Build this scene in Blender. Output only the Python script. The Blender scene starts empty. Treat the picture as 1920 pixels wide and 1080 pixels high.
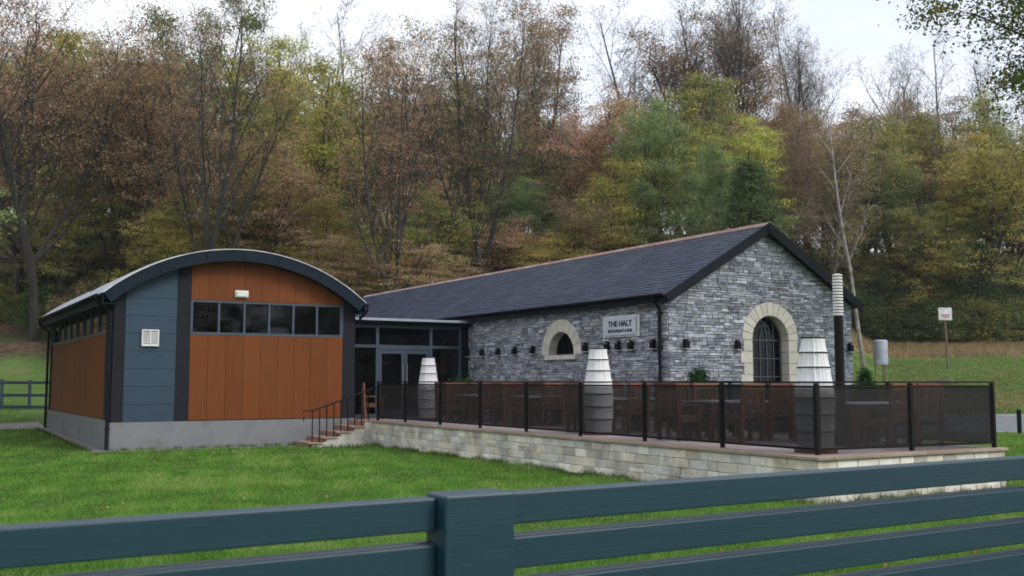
import bpy, math, random
import numpy as np
from mathutils import Vector, Matrix, noise
R_ = math.radians
SC = bpy.context.scene
COL = SC.collection

# ------------------------------------------------------------------ camera
EYE = 1.8
YAW = R_(59.4)                       # viewing direction measured from world +X
FW = np.array([math.cos(YAW), math.sin(YAW)]); RT = np.array([math.sin(YAW), -math.cos(YAW)])
PITCH = math.atan(175/1947)
cam_d = bpy.data.cameras.new('camera'); cam = bpy.data.objects.new('camera', cam_d); COL.objects.link(cam)
cam.location = (0, 0, EYE)
fwd = Vector((FW[0]*math.cos(PITCH), FW[1]*math.cos(PITCH), math.sin(PITCH)))
cam.rotation_euler = fwd.to_track_quat('-Z', 'Y').to_euler()
cam_d.sensor_width = 36; cam_d.lens = 1947/1920*36
cam_d.clip_start = .05; cam_d.clip_end = 3000
cam_d.dof.use_dof = True; cam_d.dof.focus_distance = 6.5; cam_d.dof.aperture_fstop = 4.2
SC.camera = cam

# ------------------------------------------------------------------ sky and sun (overcast)
SUN_EL, SUN_AZ = R_(38), math.atan2(-.80, .50)         # direction towards the sun, seen from above
w = bpy.data.worlds.new('World'); SC.world = w; w.use_nodes = True
nt = w.node_tree; nt.nodes.clear()
N = nt.nodes.new; L = nt.links.new
out = N('ShaderNodeOutputWorld'); bg = N('ShaderNodeBackground'); bg.inputs[1].default_value = .125
sky = N('ShaderNodeTexSky'); sky.sky_type = 'NISHITA'; sky.sun_disc = False
sky.sun_elevation = SUN_EL; sky.sun_rotation = math.pi/2 - SUN_AZ
sky.air_density = 1.0; sky.dust_density = 1.5; sky.ozone_density = 1.6
tc = N('ShaderNodeTexCoord'); mp = N('ShaderNodeMapping'); mp.inputs['Scale'].default_value = (1, 1, 2.2)
nz = N('ShaderNodeTexNoise'); nz.inputs['Scale'].default_value = 2.6; nz.inputs['Detail'].default_value = 6; nz.inputs['Roughness'].default_value = .55
rp = N('ShaderNodeValToRGB'); rp.color_ramp.elements[0].position = .34; rp.color_ramp.elements[1].position = .60
rp.color_ramp.elements[0].color = (.62, .62, .62, 1); rp.color_ramp.elements[1].color = (1, 1, 1, 1)
mx = N('ShaderNodeMix'); mx.data_type = 'RGBA'
mx.inputs[7].default_value = (8.2, 8.5, 9.1, 1)
L(tc.outputs['Generated'], mp.inputs[0]); L(mp.outputs[0], nz.inputs['Vector']); L(nz.outputs[0], rp.inputs[0])
L(rp.outputs[0], mx.inputs[0]); L(sky.outputs[0], mx.inputs[6]); L(mx.outputs[2], bg.inputs[0]); L(bg.outputs[0], out.inputs[0])
sd = bpy.data.lights.new('sun', 'SUN'); so = bpy.data.objects.new('sun', sd); COL.objects.link(so)
sd.energy = 1.5; sd.angle = R_(22); sd.color = (1, .97, .92)
sv = Vector((math.cos(SUN_AZ)*math.cos(SUN_EL), math.sin(SUN_AZ)*math.cos(SUN_EL), math.sin(SUN_EL)))
so.rotation_euler = sv.to_track_quat('Z', 'Y').to_euler(); so.location = (0, 0, 60)
SC.view_settings.view_transform = 'Standard'; SC.view_settings.look = 'None'
SC.view_settings.exposure = 0.36; SC.view_settings.gamma = 1; SC.view_settings.use_curve_mapping = False
SC.cycles.max_bounces = 6; SC.cycles.transparent_max_bounces = 12
SC.cycles.use_denoising = True

# ------------------------------------------------------------------ helpers
def fr(F, R):                         # forward / right distances from the camera -> world x, y
    return F*FW[0]+R*RT[0], F*FW[1]+R*RT[1]
def to_fr(x, y): return x*FW[0]+y*FW[1], x*RT[0]+y*RT[1]
def at(px, F):                        # ground x, y seen in photo column px at forward distance F
    return fr(F, (px-960)/1947*F)

class MB:
    def __init__(s): s.v = []; s.f = []; s.c = []; s.col = (1, 1, 1)
    def add(s, vs, fs, col=None):
        b = len(s.v); s.v += [tuple(p) for p in vs]; c = col or s.col
        for f in fs: s.f.append(tuple(b+i for i in f)); s.c.append(c)
    def box(s, x0, x1, y0, y1, z0, z1, col=None):
        s.add([(x0,y0,z0),(x1,y0,z0),(x1,y1,z0),(x0,y1,z0),(x0,y0,z1),(x1,y0,z1),(x1,y1,z1),(x0,y1,z1)],
              [(0,3,2,1),(4,5,6,7),(0,1,5,4),(1,2,6,5),(2,3,7,6),(3,0,4,7)], col)
        return s
    def prism(s, poly, fn, a, b, col=None):   # polygon (u,v), fn(u,v,t)->xyz
        n = len(poly)
        s.add([fn(u,v,a) for u,v in poly]+[fn(u,v,b) for u,v in poly],
              [tuple(range(n)), tuple(range(2*n-1, n-1, -1))]+[(i,n+i,n+(i+1)%n,(i+1)%n) for i in range(n)], col)
        return s
    def tube(s, pts, rads, n=8, col=None, cap=True):
        pts = [Vector(p) for p in pts]; b = len(s.v); c = col or s.col
        if not hasattr(rads, '__len__'): rads = [rads]*len(pts)
        ref = Vector((0,0,1))
        for i, p in enumerate(pts):
            d = (pts[min(i+1, len(pts)-1)]-pts[max(i-1, 0)]).normalized()
            rr = ref if abs(d.dot(ref)) < .9 else Vector((1,0,0))
            a = d.cross(rr).normalized(); e = d.cross(a)
            for k in range(n):
                t = 2*math.pi*k/n; q = p+(a*math.cos(t)+e*math.sin(t))*rads[i]; s.v.append((q.x,q.y,q.z))
        for i in range(len(pts)-1):
            for k in range(n):
                s.f.append((b+i*n+k, b+i*n+(k+1)%n, b+(i+1)*n+(k+1)%n, b+(i+1)*n+k)); s.c.append(c)
        if cap:
            s.f.append(tuple(b+k for k in range(n))[::-1]); s.c.append(c)
            m = b+(len(pts)-1)*n; s.f.append(tuple(m+k for k in range(n))); s.c.append(c)
        return s
    def lathe(s, prof, c0, n=24, col=None):   # prof [(r,z)]
        b = len(s.v); c = col or s.col
        for r, z in prof:
            for k in range(n):
                t = 2*math.pi*k/n; s.v.append((c0[0]+r*math.cos(t), c0[1]+r*math.sin(t), c0[2]+z))
        for i in range(len(prof)-1):
            for k in range(n):
                s.f.append((b+i*n+k, b+i*n+(k+1)%n, b+(i+1)*n+(k+1)%n, b+(i+1)*n+k)); s.c.append(c)
        s.f.append(tuple(b+k for k in range(n))[::-1]); s.c.append(c)
        m = b+(len(prof)-1)*n; s.f.append(tuple(m+k for k in range(n))); s.c.append(c)
        return s

ORG = {}
def build(name, mb, mat, parent=None, label=None, cat=None, group=None, kind=None, smooth=False, bevel=0, world=True):
    o_ = Vector(ORG.get(parent.name, (0,0,0))) if (parent and world) else Vector((0,0,0))
    me = bpy.data.meshes.new(name)
    vs = [(x-o_.x, y-o_.y, z-o_.z) for x,y,z in mb.v] if parent else mb.v
    me.from_pydata(vs, [], mb.f)
    a = me.attributes.new('tint', 'FLOAT_COLOR', 'FACE')
    a.data.foreach_set('color', np.array([(c[0],c[1],c[2],1) for c in mb.c], 'f').ravel())
    me.materials.append(mat)
    if smooth: me.shade_smooth()
    ob = bpy.data.objects.new(name, me); COL.objects.link(ob)
    if parent: ob.parent = parent; ORG[ob.name] = ORG.get(parent.name, (0,0,0))
    tag(ob, label, cat, group, kind)
    if bevel:
        m = ob.modifiers.new('bevel', 'BEVEL'); m.width = bevel; m.segments = 2; m.limit_method = 'ANGLE'; m.angle_limit = R_(40)
    return ob
def tag(o, label=None, cat=None, group=None, kind=None):
    if label: o['label'] = label
    if cat: o['category'] = cat
    if group: o['group'] = group
    if kind: o['kind'] = kind
    return o
def empty(name, loc, label, cat, group=None, rz=0):
    o = bpy.data.objects.new(name, None); COL.objects.link(o); o.location = loc; o.rotation_euler = (0,0,rz)
    o.empty_display_size = .2; ORG[o.name] = tuple(loc)
    return tag(o, label, cat, group)
def np_mesh(name, V, F, C, mat):                   # V (n,3), F (m,k) and face colours (m,3)
    me = bpy.data.meshes.new(name); k = F.shape[1]
    me.vertices.add(len(V)); me.vertices.foreach_set('co', V.astype('f').ravel())
    me.loops.add(F.size); me.loops.foreach_set('vertex_index', F.astype('i').ravel())
    me.polygons.add(len(F)); me.polygons.foreach_set('loop_start', np.arange(0, F.size, k, dtype='i'))
    me.polygons.foreach_set('loop_total', np.full(len(F), k, 'i')); me.update(calc_edges=True)
    a = me.attributes.new('tint', 'FLOAT_COLOR', 'FACE')
    a.data.foreach_set('color', np.concatenate([C, np.ones((len(C),1))], 1).astype('f').ravel())
    me.materials.append(mat); return me
def copy_tree(o, parent=None):
    c = o.copy(); COL.objects.link(c); c.parent = parent
    for ch in list(o.children): copy_tree(ch, c)
    return c

# ------------------------------------------------------------------ materials
def mat(name, col, rough=.6, col2=None, scale=4, detail=4, stretch=(1,1,1), bump=0, bscale=30, metal=0, tint=True,
        spec=.5, lo=.35, hi=.65, objv=0, stain=None, stain_scale=1, coat=0, bdist=.02):
    m = bpy.data.materials.new(name); m.use_nodes = True; t = m.node_tree; n = t.nodes; l = t.links.new
    p = n['Principled BSDF']; p.inputs['Roughness'].default_value = rough; p.inputs['Metallic'].default_value = metal
    p.inputs['Specular IOR Level'].default_value = spec; p.inputs['Coat Weight'].default_value = coat; p.inputs['Coat Roughness'].default_value = .5; p.inputs['Coat IOR'].default_value = 1.6
    tcn = n.new('ShaderNodeTexCoord'); mpn = n.new('ShaderNodeMapping'); mpn.inputs['Scale'].default_value = stretch
    l(tcn.outputs['Object'], mpn.inputs[0])
    nz = n.new('ShaderNodeTexNoise'); nz.inputs['Scale'].default_value = scale; nz.inputs['Detail'].default_value = detail
    nz.inputs['Roughness'].default_value = .62
    l(mpn.outputs[0], nz.inputs['Vector'])
    rp = n.new('ShaderNodeValToRGB'); rp.color_ramp.elements[0].position = lo; rp.color_ramp.elements[1].position = hi
    c2 = col2 or tuple(c*.75 for c in col)
    rp.color_ramp.elements[0].color = (*c2, 1); rp.color_ramp.elements[1].color = (*col, 1)
    l(nz.outputs[0], rp.inputs[0]); cur = rp.outputs[0]
    if stain:
        n2 = n.new('ShaderNodeTexNoise'); n2.inputs['Scale'].default_value = stain_scale; n2.inputs['Detail'].default_value = 7; n2.inputs['Roughness'].default_value = .6
        l(tcn.outputs['Object'], n2.inputs['Vector'])
        r2 = n.new('ShaderNodeValToRGB'); r2.color_ramp.elements[0].position = .5; r2.color_ramp.elements[1].position = .68
        r2.color_ramp.elements[0].color = (0,0,0,1); r2.color_ramp.elements[1].color = (.75,.75,.75,1)
        l(n2.outputs[0], r2.inputs[0]); ms = n.new('ShaderNodeMix'); ms.data_type = 'RGBA'
        l(r2.outputs[0], ms.inputs[0]); l(cur, ms.inputs[6]); ms.inputs[7].default_value = (*stain, 1); cur = ms.outputs[2]
    if tint:
        at_ = n.new('ShaderNodeAttribute'); at_.attribute_name = 'tint'
        mm = n.new('ShaderNodeMix'); mm.data_type = 'RGBA'; mm.blend_type = 'MULTIPLY'; mm.inputs[0].default_value = 1
        l(cur, mm.inputs[6]); l(at_.outputs['Color'], mm.inputs[7]); cur = mm.outputs[2]
    if objv:
        oi = n.new('ShaderNodeObjectInfo'); mr = n.new('ShaderNodeMapRange'); mr.inputs[3].default_value = 1-objv; mr.inputs[4].default_value = 1+objv
        l(oi.outputs['Random'], mr.inputs[0]); hv = n.new('ShaderNodeHueSaturation'); l(mr.outputs[0], hv.inputs['Value']); l(cur, hv.inputs['Color'])
        mr2 = n.new('ShaderNodeMapRange'); mr2.inputs[3].default_value = .5-objv*.10; mr2.inputs[4].default_value = .5+objv*.10
        ml = n.new('ShaderNodeMath'); ml.operation = 'MULTIPLY'; ml.inputs[1].default_value = 7.13; fc = n.new('ShaderNodeMath'); fc.operation = 'FRACT'
        l(oi.outputs['Random'], ml.inputs[0]); l(ml.outputs[0], fc.inputs[0]); l(fc.outputs[0], mr2.inputs[0]); l(mr2.outputs[0], hv.inputs['Hue'])
        cur = hv.outputs[0]
    l(cur, p.inputs['Base Color'])
    if bump:
        nb = n.new('ShaderNodeTexNoise'); nb.inputs['Scale'].default_value = bscale; nb.inputs['Detail'].default_value = 5
        l(mpn.outputs[0], nb.inputs['Vector'])
        bn = n.new('ShaderNodeBump'); bn.inputs['Strength'].default_value = bump; bn.inputs['Distance'].default_value = bdist
        l(nb.outputs[0], bn.inputs['Height']); l(bn.outputs[0], p.inputs['Normal'])
    return m
def glass_mat(name, tintc, refl=1.0):
    m = bpy.data.materials.new(name); m.use_nodes = True; t = m.node_tree; n = t.nodes; n.clear(); l = t.links.new
    o = n.new('ShaderNodeOutputMaterial'); tr = n.new('ShaderNodeBsdfTransparent'); tr.inputs[0].default_value = (*tintc, 1)
    gl = n.new('ShaderNodeBsdfGlossy'); gl.inputs['Roughness'].default_value = .02; gl.inputs[0].default_value = (.9,.95,1,1)
    lw = n.new('ShaderNodeLayerWeight'); fz = n.new('ShaderNodeMath'); fz.operation = 'POWER'; fz.inputs[1].default_value = 4; l(lw.outputs['Facing'], fz.inputs[0])
    lw.inputs[0].default_value = .5
    ml = n.new('ShaderNodeMath'); ml.operation = 'MULTIPLY_ADD'; ml.inputs[1].default_value = .55*refl; ml.inputs[2].default_value = .02*refl
    mx = n.new('ShaderNodeMixShader'); l(fz.outputs[0], ml.inputs[0]); l(ml.outputs[0], mx.inputs[0]); l(tr.outputs[0], mx.inputs[1]); l(gl.outputs[0], mx.inputs[2]); l(mx.outputs[0], o.inputs[0])
    return m
def leaf_mat(name, objv=.25, trans=.42):
    m = bpy.data.materials.new(name); m.use_nodes = True; t = m.node_tree; n = t.nodes; n.clear(); l = t.links.new
    o = n.new('ShaderNodeOutputMaterial'); a = n.new('ShaderNodeAttribute'); a.attribute_name = 'tint'
    oi = n.new('ShaderNodeObjectInfo'); mr = n.new('ShaderNodeMapRange'); mr.inputs[3].default_value = 1-objv; mr.inputs[4].default_value = 1+objv
    hv = n.new('ShaderNodeHueSaturation'); l(oi.outputs['Random'], mr.inputs[0]); l(mr.outputs[0], hv.inputs['Value']); l(a.outputs['Color'], hv.inputs['Color'])
    ml = n.new('ShaderNodeMath'); ml.operation = 'MULTIPLY'; ml.inputs[1].default_value = 9.7; fc = n.new('ShaderNodeMath'); fc.operation = 'FRACT'
    mr2 = n.new('ShaderNodeMapRange'); mr2.inputs[3].default_value = .5-objv*.07; mr2.inputs[4].default_value = .5+objv*.07
    l(oi.outputs['Random'], ml.inputs[0]); l(ml.outputs[0], fc.inputs[0]); l(fc.outputs[0], mr2.inputs[0]); l(mr2.outputs[0], hv.inputs['Hue'])
    df = n.new('ShaderNodeBsdfDiffuse'); tl = n.new('ShaderNodeBsdfTranslucent'); mx = n.new('ShaderNodeMixShader'); mx.inputs[0].default_value = trans
    l(hv.outputs[0], df.inputs[0]); l(hv.outputs[0], tl.inputs[0]); l(df.outputs[0], mx.inputs[1]); l(tl.outputs[0], mx.inputs[2]); l(mx.outputs[0], o.inputs[0])
    return m

M = {}
M['stone'] = mat('grey_slate_stone', (.38,.40,.44), .85, (.185,.197,.225), 9, 6, bump=.6, bscale=25, bdist=.02)
M['mortar'] = mat('dark_mortar', (.05,.052,.058), .95)
M['cream'] = mat('cream_cut_stone', (.57,.54,.475), .8, (.48,.45,.395), 6, bump=.25, bscale=60, bdist=.004)
M['block'] = mat('weathered_limestone', (.69,.665,.61), .85, (.54,.51,.455), 2.4, 7, bump=.5, bscale=20, stain=(.27,.25,.215), stain_scale=1.6, bdist=.01)
M['coping'] = mat('buff_coping', (.33,.26,.20), .7, (.24,.185,.14), 3, bump=.2, bscale=40, bdist=.004)
M['paving'] = mat('pink_paving', (.30,.24,.25), .6, (.22,.175,.18), 5, bump=.2, bscale=40, bdist=.004)
M['step'] = mat('red_sandstone', (.40,.255,.20), .75, (.30,.18,.14), 6, bump=.3, bscale=40, bdist=.006)
M['slate'] = mat('roof_slate', (.025,.035,.066), .65, (.017,.024,.046), 7, bump=.3, bscale=25, bdist=.01, spec=.22, stain=(.036,.044,.064), stain_scale=.7)
M['ridge'] = mat('ridge_clay', (.36,.19,.155), .7, (.26,.14,.12), 4, stain=(.34,.31,.29), stain_scale=2)
M['joint'] = mat('pale_joint', (.36,.34,.30), .95)
M['black'] = mat('black_paint', (.007,.010,.015), .6, (.005,.008,.012), 3, spec=.15)
M['navy'] = mat('navy_fascia', (.010,.019,.031), .6, (.007,.013,.022), 3, spec=.12, bump=.1, bscale=8)
M['wood'] = mat('oiled_wood_panel', (.180,.053,.011), .6, (.138,.039,.008), 3.2, 8, stretch=(14,14,.6), bump=.12, bscale=9, bdist=.004, spec=.2, stain=(.17,.05,.013), stain_scale=.45)
M['darkpanel'] = mat('charcoal_panel', (.018,.019,.027), .7, (.013,.014,.020), 3, spec=.15, bump=.1, bscale=40)
M['blue'] = mat('slate_blue_board', (.044,.075,.108), .65, (.034,.059,.088), 3, 8, spec=.2, stretch=(.6,.6,9), bump=.12, bscale=14, bdist=.004)
M['frame'] = mat('blue_grey_frame', (.050,.070,.098), .4, (.043,.060,.085), 2)
M['frame_d'] = mat('charcoal_frame', (.020,.025,.032), .4, (.016,.021,.027), 2)
M['render'] = mat('grey_render', (.245,.25,.265), .9, (.17,.175,.19), 1.3, 9, bump=.6, bscale=90, bdist=.006, stain=(.12,.12,.10), stain_scale=1.3, hi=.7)
M['zinc'] = mat('pale_zinc', (.42,.45,.50), .4, (.33,.36,.41), 2, metal=.3)
M['white'] = mat('white_plastic', (.72,.72,.70), .45, (.62,.62,.60), 3)
M['fabric'] = mat('white_canvas', (.74,.73,.74), .8, (.66,.65,.67), 6, bump=.25, bscale=5, bdist=.01)
M['chair'] = mat('red_stained_wood', (.17,.060,.032), .6, (.105,.038,.022), 4, 6, stretch=(3,3,1), objv=.25)
M['table'] = mat('pale_grey_table_top', (.42,.45,.50), .3, (.36,.39,.44), 3)
M['fence'] = mat('petrol_fence_paint', (.008,.039,.060), .45, (.007,.036,.056), 2.2, 8, stretch=(.8,6,9), bump=.22, bscale=16, bdist=.0028, spec=.5, coat=0)
M['navyfence'] = mat('navy_fence_paint', (.020,.038,.075), .5)
M['rail'] = mat('dark_brown_black_rail', (.009,.008,.008), .6, (.008,.007,.007), 4, spec=.15)
M['mesh'] = mat('dark_brown_mesh', (.022,.020,.022), .6, (.016,.015,.016), 4, spec=.2)
M['dark_in'] = mat('dark_interior', (.055,.048,.045), .9)
M['mid_in'] = mat('plaster_interior', (.16,.145,.14), .9)
M['light_in'] = mat('pale_interior_panel', (.30,.29,.29), .8)
M['card'] = mat('brown_board', (.30,.13,.06), .7)
M['asphalt'] = mat('asphalt', (.15,.16,.175), .85, (.12,.13,.145), 3, bump=.3, bscale=60)
M['kerb'] = mat('concrete_kerb', (.40,.40,.38), .85)
M['path'] = mat('gravel_path', (.26,.24,.24), .9, (.18,.17,.165), 8, bump=.5, bscale=60)
M['bark'] = mat('dark_bark', (.045,.038,.032), .9, (.022,.019,.017), 6, stretch=(3,3,.6), bump=.5, bscale=12, objv=.3)
M['bark_p'] = mat('pale_bark', (.34,.31,.28), .8, (.15,.13,.115), 3, stretch=(1,1,.8), bump=.3, bscale=12)
M['bark_g'] = mat('grey_bark', (.090,.075,.066), .9, (.050,.042,.038), 6, stretch=(3,3,.6), bump=.5, bscale=12, objv=.25)
M['leaf'] = leaf_mat('leaf'); M['leaf_s'] = leaf_mat('shrub_leaf', .12)
M['grassblade'] = leaf_mat('grass_blade', 0, .3)
M['teal'] = mat('teal_cloth', (.05,.42,.42), .6, (.03,.30,.32))
M['steel'] = mat('brushed_steel', (.45,.46,.48), .35, (.38,.39,.41), 5, metal=.8)
M['galv'] = mat('galvanised_sheet', (.44,.46,.52), .45, (.27,.29,.34), 1.8, metal=.4)
M['rust'] = mat('weathered_pole', (.20,.13,.09), .8, (.12,.08,.06), 5)
M['pot'] = mat('dark_planter', (.03,.03,.033), .6)
M['ink'] = mat('sign_ink', (.010,.012,.018), .5)
M['signglass'] = mat('frosted_sign', (.56,.60,.66), .25, (.50,.54,.60), 1)
M['red_ink'] = mat('faded_red_print', (.45,.17,.16), .7)
M['glass'] = glass_mat('window_glass', (.55,.58,.58)); M['glass_c'] = glass_mat('clear_glass', (.62,.65,.68), .9)
M['signwhite'] = mat('sign_white', (.72,.73,.75), .6, (.45,.45,.45), 4)

# ------------------------------------------------------------------ terrain
TF = np.array([-80, 0, 30, 38, 45, 53, 60, 70, 85, 100, 120, 150, 220, 500])
TL = np.array([0, 0, 0, .12, .6, 2.3, 4.6, 8.3, 12.5, 16, 20.5, 22.5, 19, 18])
TC = np.array([0, 0, 0, 0, 0, .4, 2.5, 6.5, 11, 14.5, 19, 21.5, 18, 17])
TR = np.array([0, 0, 0, 0, 0, .05, .95, 2.25, 5.1, 10.5, 16, 20, 20, 18])
def height(F, R):
    F = np.asarray(F, float); R = np.asarray(R, float)
    t = np.where(F > 5, R/np.maximum(F, 5), 0)
    l_, c_, r_ = np.interp(F, TF, TL), np.interp(F, TF, TC), np.interp(F, TF, TR)
    wl = np.clip((-t-.22)/.16, 0, 1); wr = np.clip((t-.24)/.12, 0, 1)
    wl = wl*wl*(3-2*wl); wr = wr*wr*(3-2*wr)
    z = c_*(1-wl-wr)+l_*wl+r_*wr
    z = z+np.clip(z-2.5, 0, 8)*.12*(np.sin(F*.21+R*.13)+np.sin(R*.31-F*.07+1.3))*.6
    z = z+.28*np.clip((8-np.sqrt(F*F+R*R))/3, 0, 1)*0
    z = z+.012*np.sin(F*1.1+.4)*np.sin(R*.9)*np.clip((F-6)/4, 0, 1)*np.clip((26-F)/4, 0, 1)
    return z
def hz(x, y):
    F, R = to_fr(x, y); return float(height(F, R))
Fs = np.concatenate([np.linspace(-80, 5, 12), np.linspace(6, 52, 60), np.linspace(53, 125, 100), np.linspace(128, 480, 40)])
Rs = np.concatenate([np.linspace(-420, -95, 22), np.linspace(-92, 92, 150), np.linspace(95, 420, 22)])
FF, RR = np.meshgrid(Fs, Rs, indexing='ij'); ZZ = height(FF, RR)
V = np.stack([FF*FW[0]+RR*RT[0], FF*FW[1]+RR*RT[1], ZZ], -1).reshape(-1, 3)
nr = len(Rs); I = (np.arange(len(Fs)-1)[:, None]*nr+np.arange(nr-1)[None]).ravel()
FA = np.stack([I, I+1, I+nr+1, I+nr], 1)
cF = FF[:-1, :-1].ravel(); cR = RR[:-1, :-1].ravel(); cz = ZZ[:-1, :-1].ravel()
# the tint attribute carries the land use: r = tan dry grass, g = leaf litter, b = worn soil
tt = cR/np.maximum(cF, 5)
dry = ((cF > 72.5) & (cF < 88) & (tt > .2)).astype(float)
lit = np.clip((cF-(51.5+1.5*np.sin(cR*.3)))/3, 0, 1)*(tt < -.2) + ((cF > 59) & (tt >= -.2) & (tt < .24)) + ((cF > 87) & (tt > .2))
Cc = np.stack([dry, np.clip(lit, 0, 1), ((cF > 56) & (cF < 60.5) & (tt > .3)).astype(float)*.6], 1)
gm = bpy.data.materials.new('lawn_and_hillside'); gm.use_nodes = True
t = gm.node_tree; n = t.nodes; l = t.links.new; p = n['Principled BSDF']; p.inputs['Roughness'].default_value = .95; p.inputs['Specular IOR Level'].default_value = .15
tcn = n.new('ShaderNodeTexCoord')
def noi(sc, d=5):
    q = n.new('ShaderNodeTexNoise'); q.inputs['Scale'].default_value = sc; q.inputs['Detail'].default_value = d; l(tcn.outputs['Object'], q.inputs['Vector']); return q.outputs[0]
def ramp(src, a, ca, b, cb):
    q = n.new('ShaderNodeValToRGB'); q.color_ramp.elements[0].position = a; q.color_ramp.elements[1].position = b
    q.color_ramp.elements[0].color = (*ca, 1); q.color_ramp.elements[1].color = (*cb, 1); l(src, q.inputs[0]); return q.outputs[0]
def mixc(f, a, b):
    q = n.new('ShaderNodeMix'); q.data_type = 'RGBA'; l(f, q.inputs[0]) if not isinstance(f, float) else None
    l(a, q.inputs[6]); l(b, q.inputs[7]); return q.outputs[2]
g1 = ramp(noi(.55, 8), .38, (.070,.125,.026), .62, (.120,.190,.045)); g2 = ramp(noi(14), .35, (.058,.100,.024), .7, (.135,.200,.055))
green = mixc(noi(3, 6), g1, g2)
soil = ramp(noi(.35, 9), .64, (0,0,0), .72, (1,1,1)); brown = ramp(noi(6), .3, (.14,.125,.05), .7, (.20,.17,.09))
green = mixc(soil, green, brown)
tan = ramp(noi(5, 8), .35, (.20,.135,.075), .65, (.33,.235,.13)); litt = ramp(noi(2.5, 9), .38, (.045,.038,.022), .65, (.135,.082,.052))
litg = ramp(noi(.25, 6), .5, (0,0,0), .6, (.8,.8,.8)); dkg = ramp(noi(3), .3, (.022,.035,.012), .7, (.04,.06,.02)); litt = mixc(litg, litt, dkg)
sa = n.new('ShaderNodeAttribute'); sa.attribute_name = 'tint'; sp = n.new('ShaderNodeSeparateColor'); l(sa.outputs['Color'], sp.inputs[0])
cur = mixc(sp.outputs[0], green, tan); cur = mixc(sp.outputs[1], cur, litt); cur = mixc(sp.outputs[2], cur, tan); l(cur, p.inputs['Base Color'])
bn = n.new('ShaderNodeBump'); bn.inputs['Strength'].default_value = .7; bn.inputs['Distance'].default_value = .05; l(noi(22), bn.inputs['Height']); l(bn.outputs[0], p.inputs['Normal'])
gme = np_mesh('ground', V, FA, Cc, gm)
gme.attributes.remove(gme.attributes['tint'])
# smooth, per-vertex land use
a = gme.attributes.new('tint', 'FLOAT_COLOR', 'POINT')
vF, vR = FF.ravel(), RR.ravel(); tv = vR/np.maximum(vF, 5)
def ss(x): x = np.clip(x, 0, 1); return x*x*(3-2*x)
wob = 1.6*np.sin(vR*.33)+.9*np.sin(vR*.81+1)
dry = ss((vF+wob*.6-76)/2)*ss((84-vF)/1.5)*ss((tv-.2)/.05)
lit = ss((vF-52+wob)/2.5)*(tv < -.2)+ss((vF-58)/3)*((tv >= -.2) & (tv < .22))+ss((vF-84)/2)*(tv >= .22)
wrn = ss((vF-55.5+wob*.4)/1.5)*ss((61-vF)/1.5)*ss((tv-.3)/.05)*.7
a.data.foreach_set('color', np.stack([dry, lit, wrn, np.ones_like(dry)], 1).astype('f').ravel())
gme.shade_smooth()
ground = bpy.data.objects.new('ground', gme); COL.objects.link(ground); tag(ground, 'green lawn rising to a leaf-strewn wooded hillside', kind='structure')

# road on the right with its kerb
def strip(name, f0, f1, r0, r1, z, matl, h=0, nseg=30):
    m = MB(); rs = np.linspace(r0, r1, nseg+1)
    for i in range(nseg):
        q = [(f0, rs[i]), (f0, rs[i+1]), (f1, rs[i+1]), (f1, rs[i])]
        b = [(*fr(F, R), float(height(F, R))+z) for F, R in q]
        if h: m.add(b+[(x, y, zz+h) for x, y, zz in b], [(4,5,6,7),(0,1,5,4),(1,2,6,5),(2,3,7,6),(3,0,4,7)])
        else: m.add(b, [(0,1,2,3)])
    return build(name, m, matl, kind='structure')
strip('road', 37, 52.5, 12.5, 90, .012, M['asphalt'])
strip('kerb', 52.5, 52.75, 12.5, 90, -.05, M['kerb'], .15)
strip('kerb', 36.8, 37, 12.5, 90, -.05, M['kerb'], .09)
m = MB()
pp = [(2.2,41.2),(4.75,40.7),(4.75,43.5),(1.0,43.6)]
m.add([(x, y, hz(x, y)+.012) for x, y in pp], [(0,1,2,3)]); build('path', m, M['path'], kind='structure')
m = MB()
for (x0,x1,y0,y1) in [(4.3,9.7,28.0,28.36),(4.40,4.75,28.36,41)]:
    m.add([(x,y,hz(x,y)+.02) for x,y in ((x0,y0),(x1,y0),(x1,y1),(x0,y1))], [(0,1,2,3)])
build('gravel_margin', m, M['path'], kind='structure')

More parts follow.
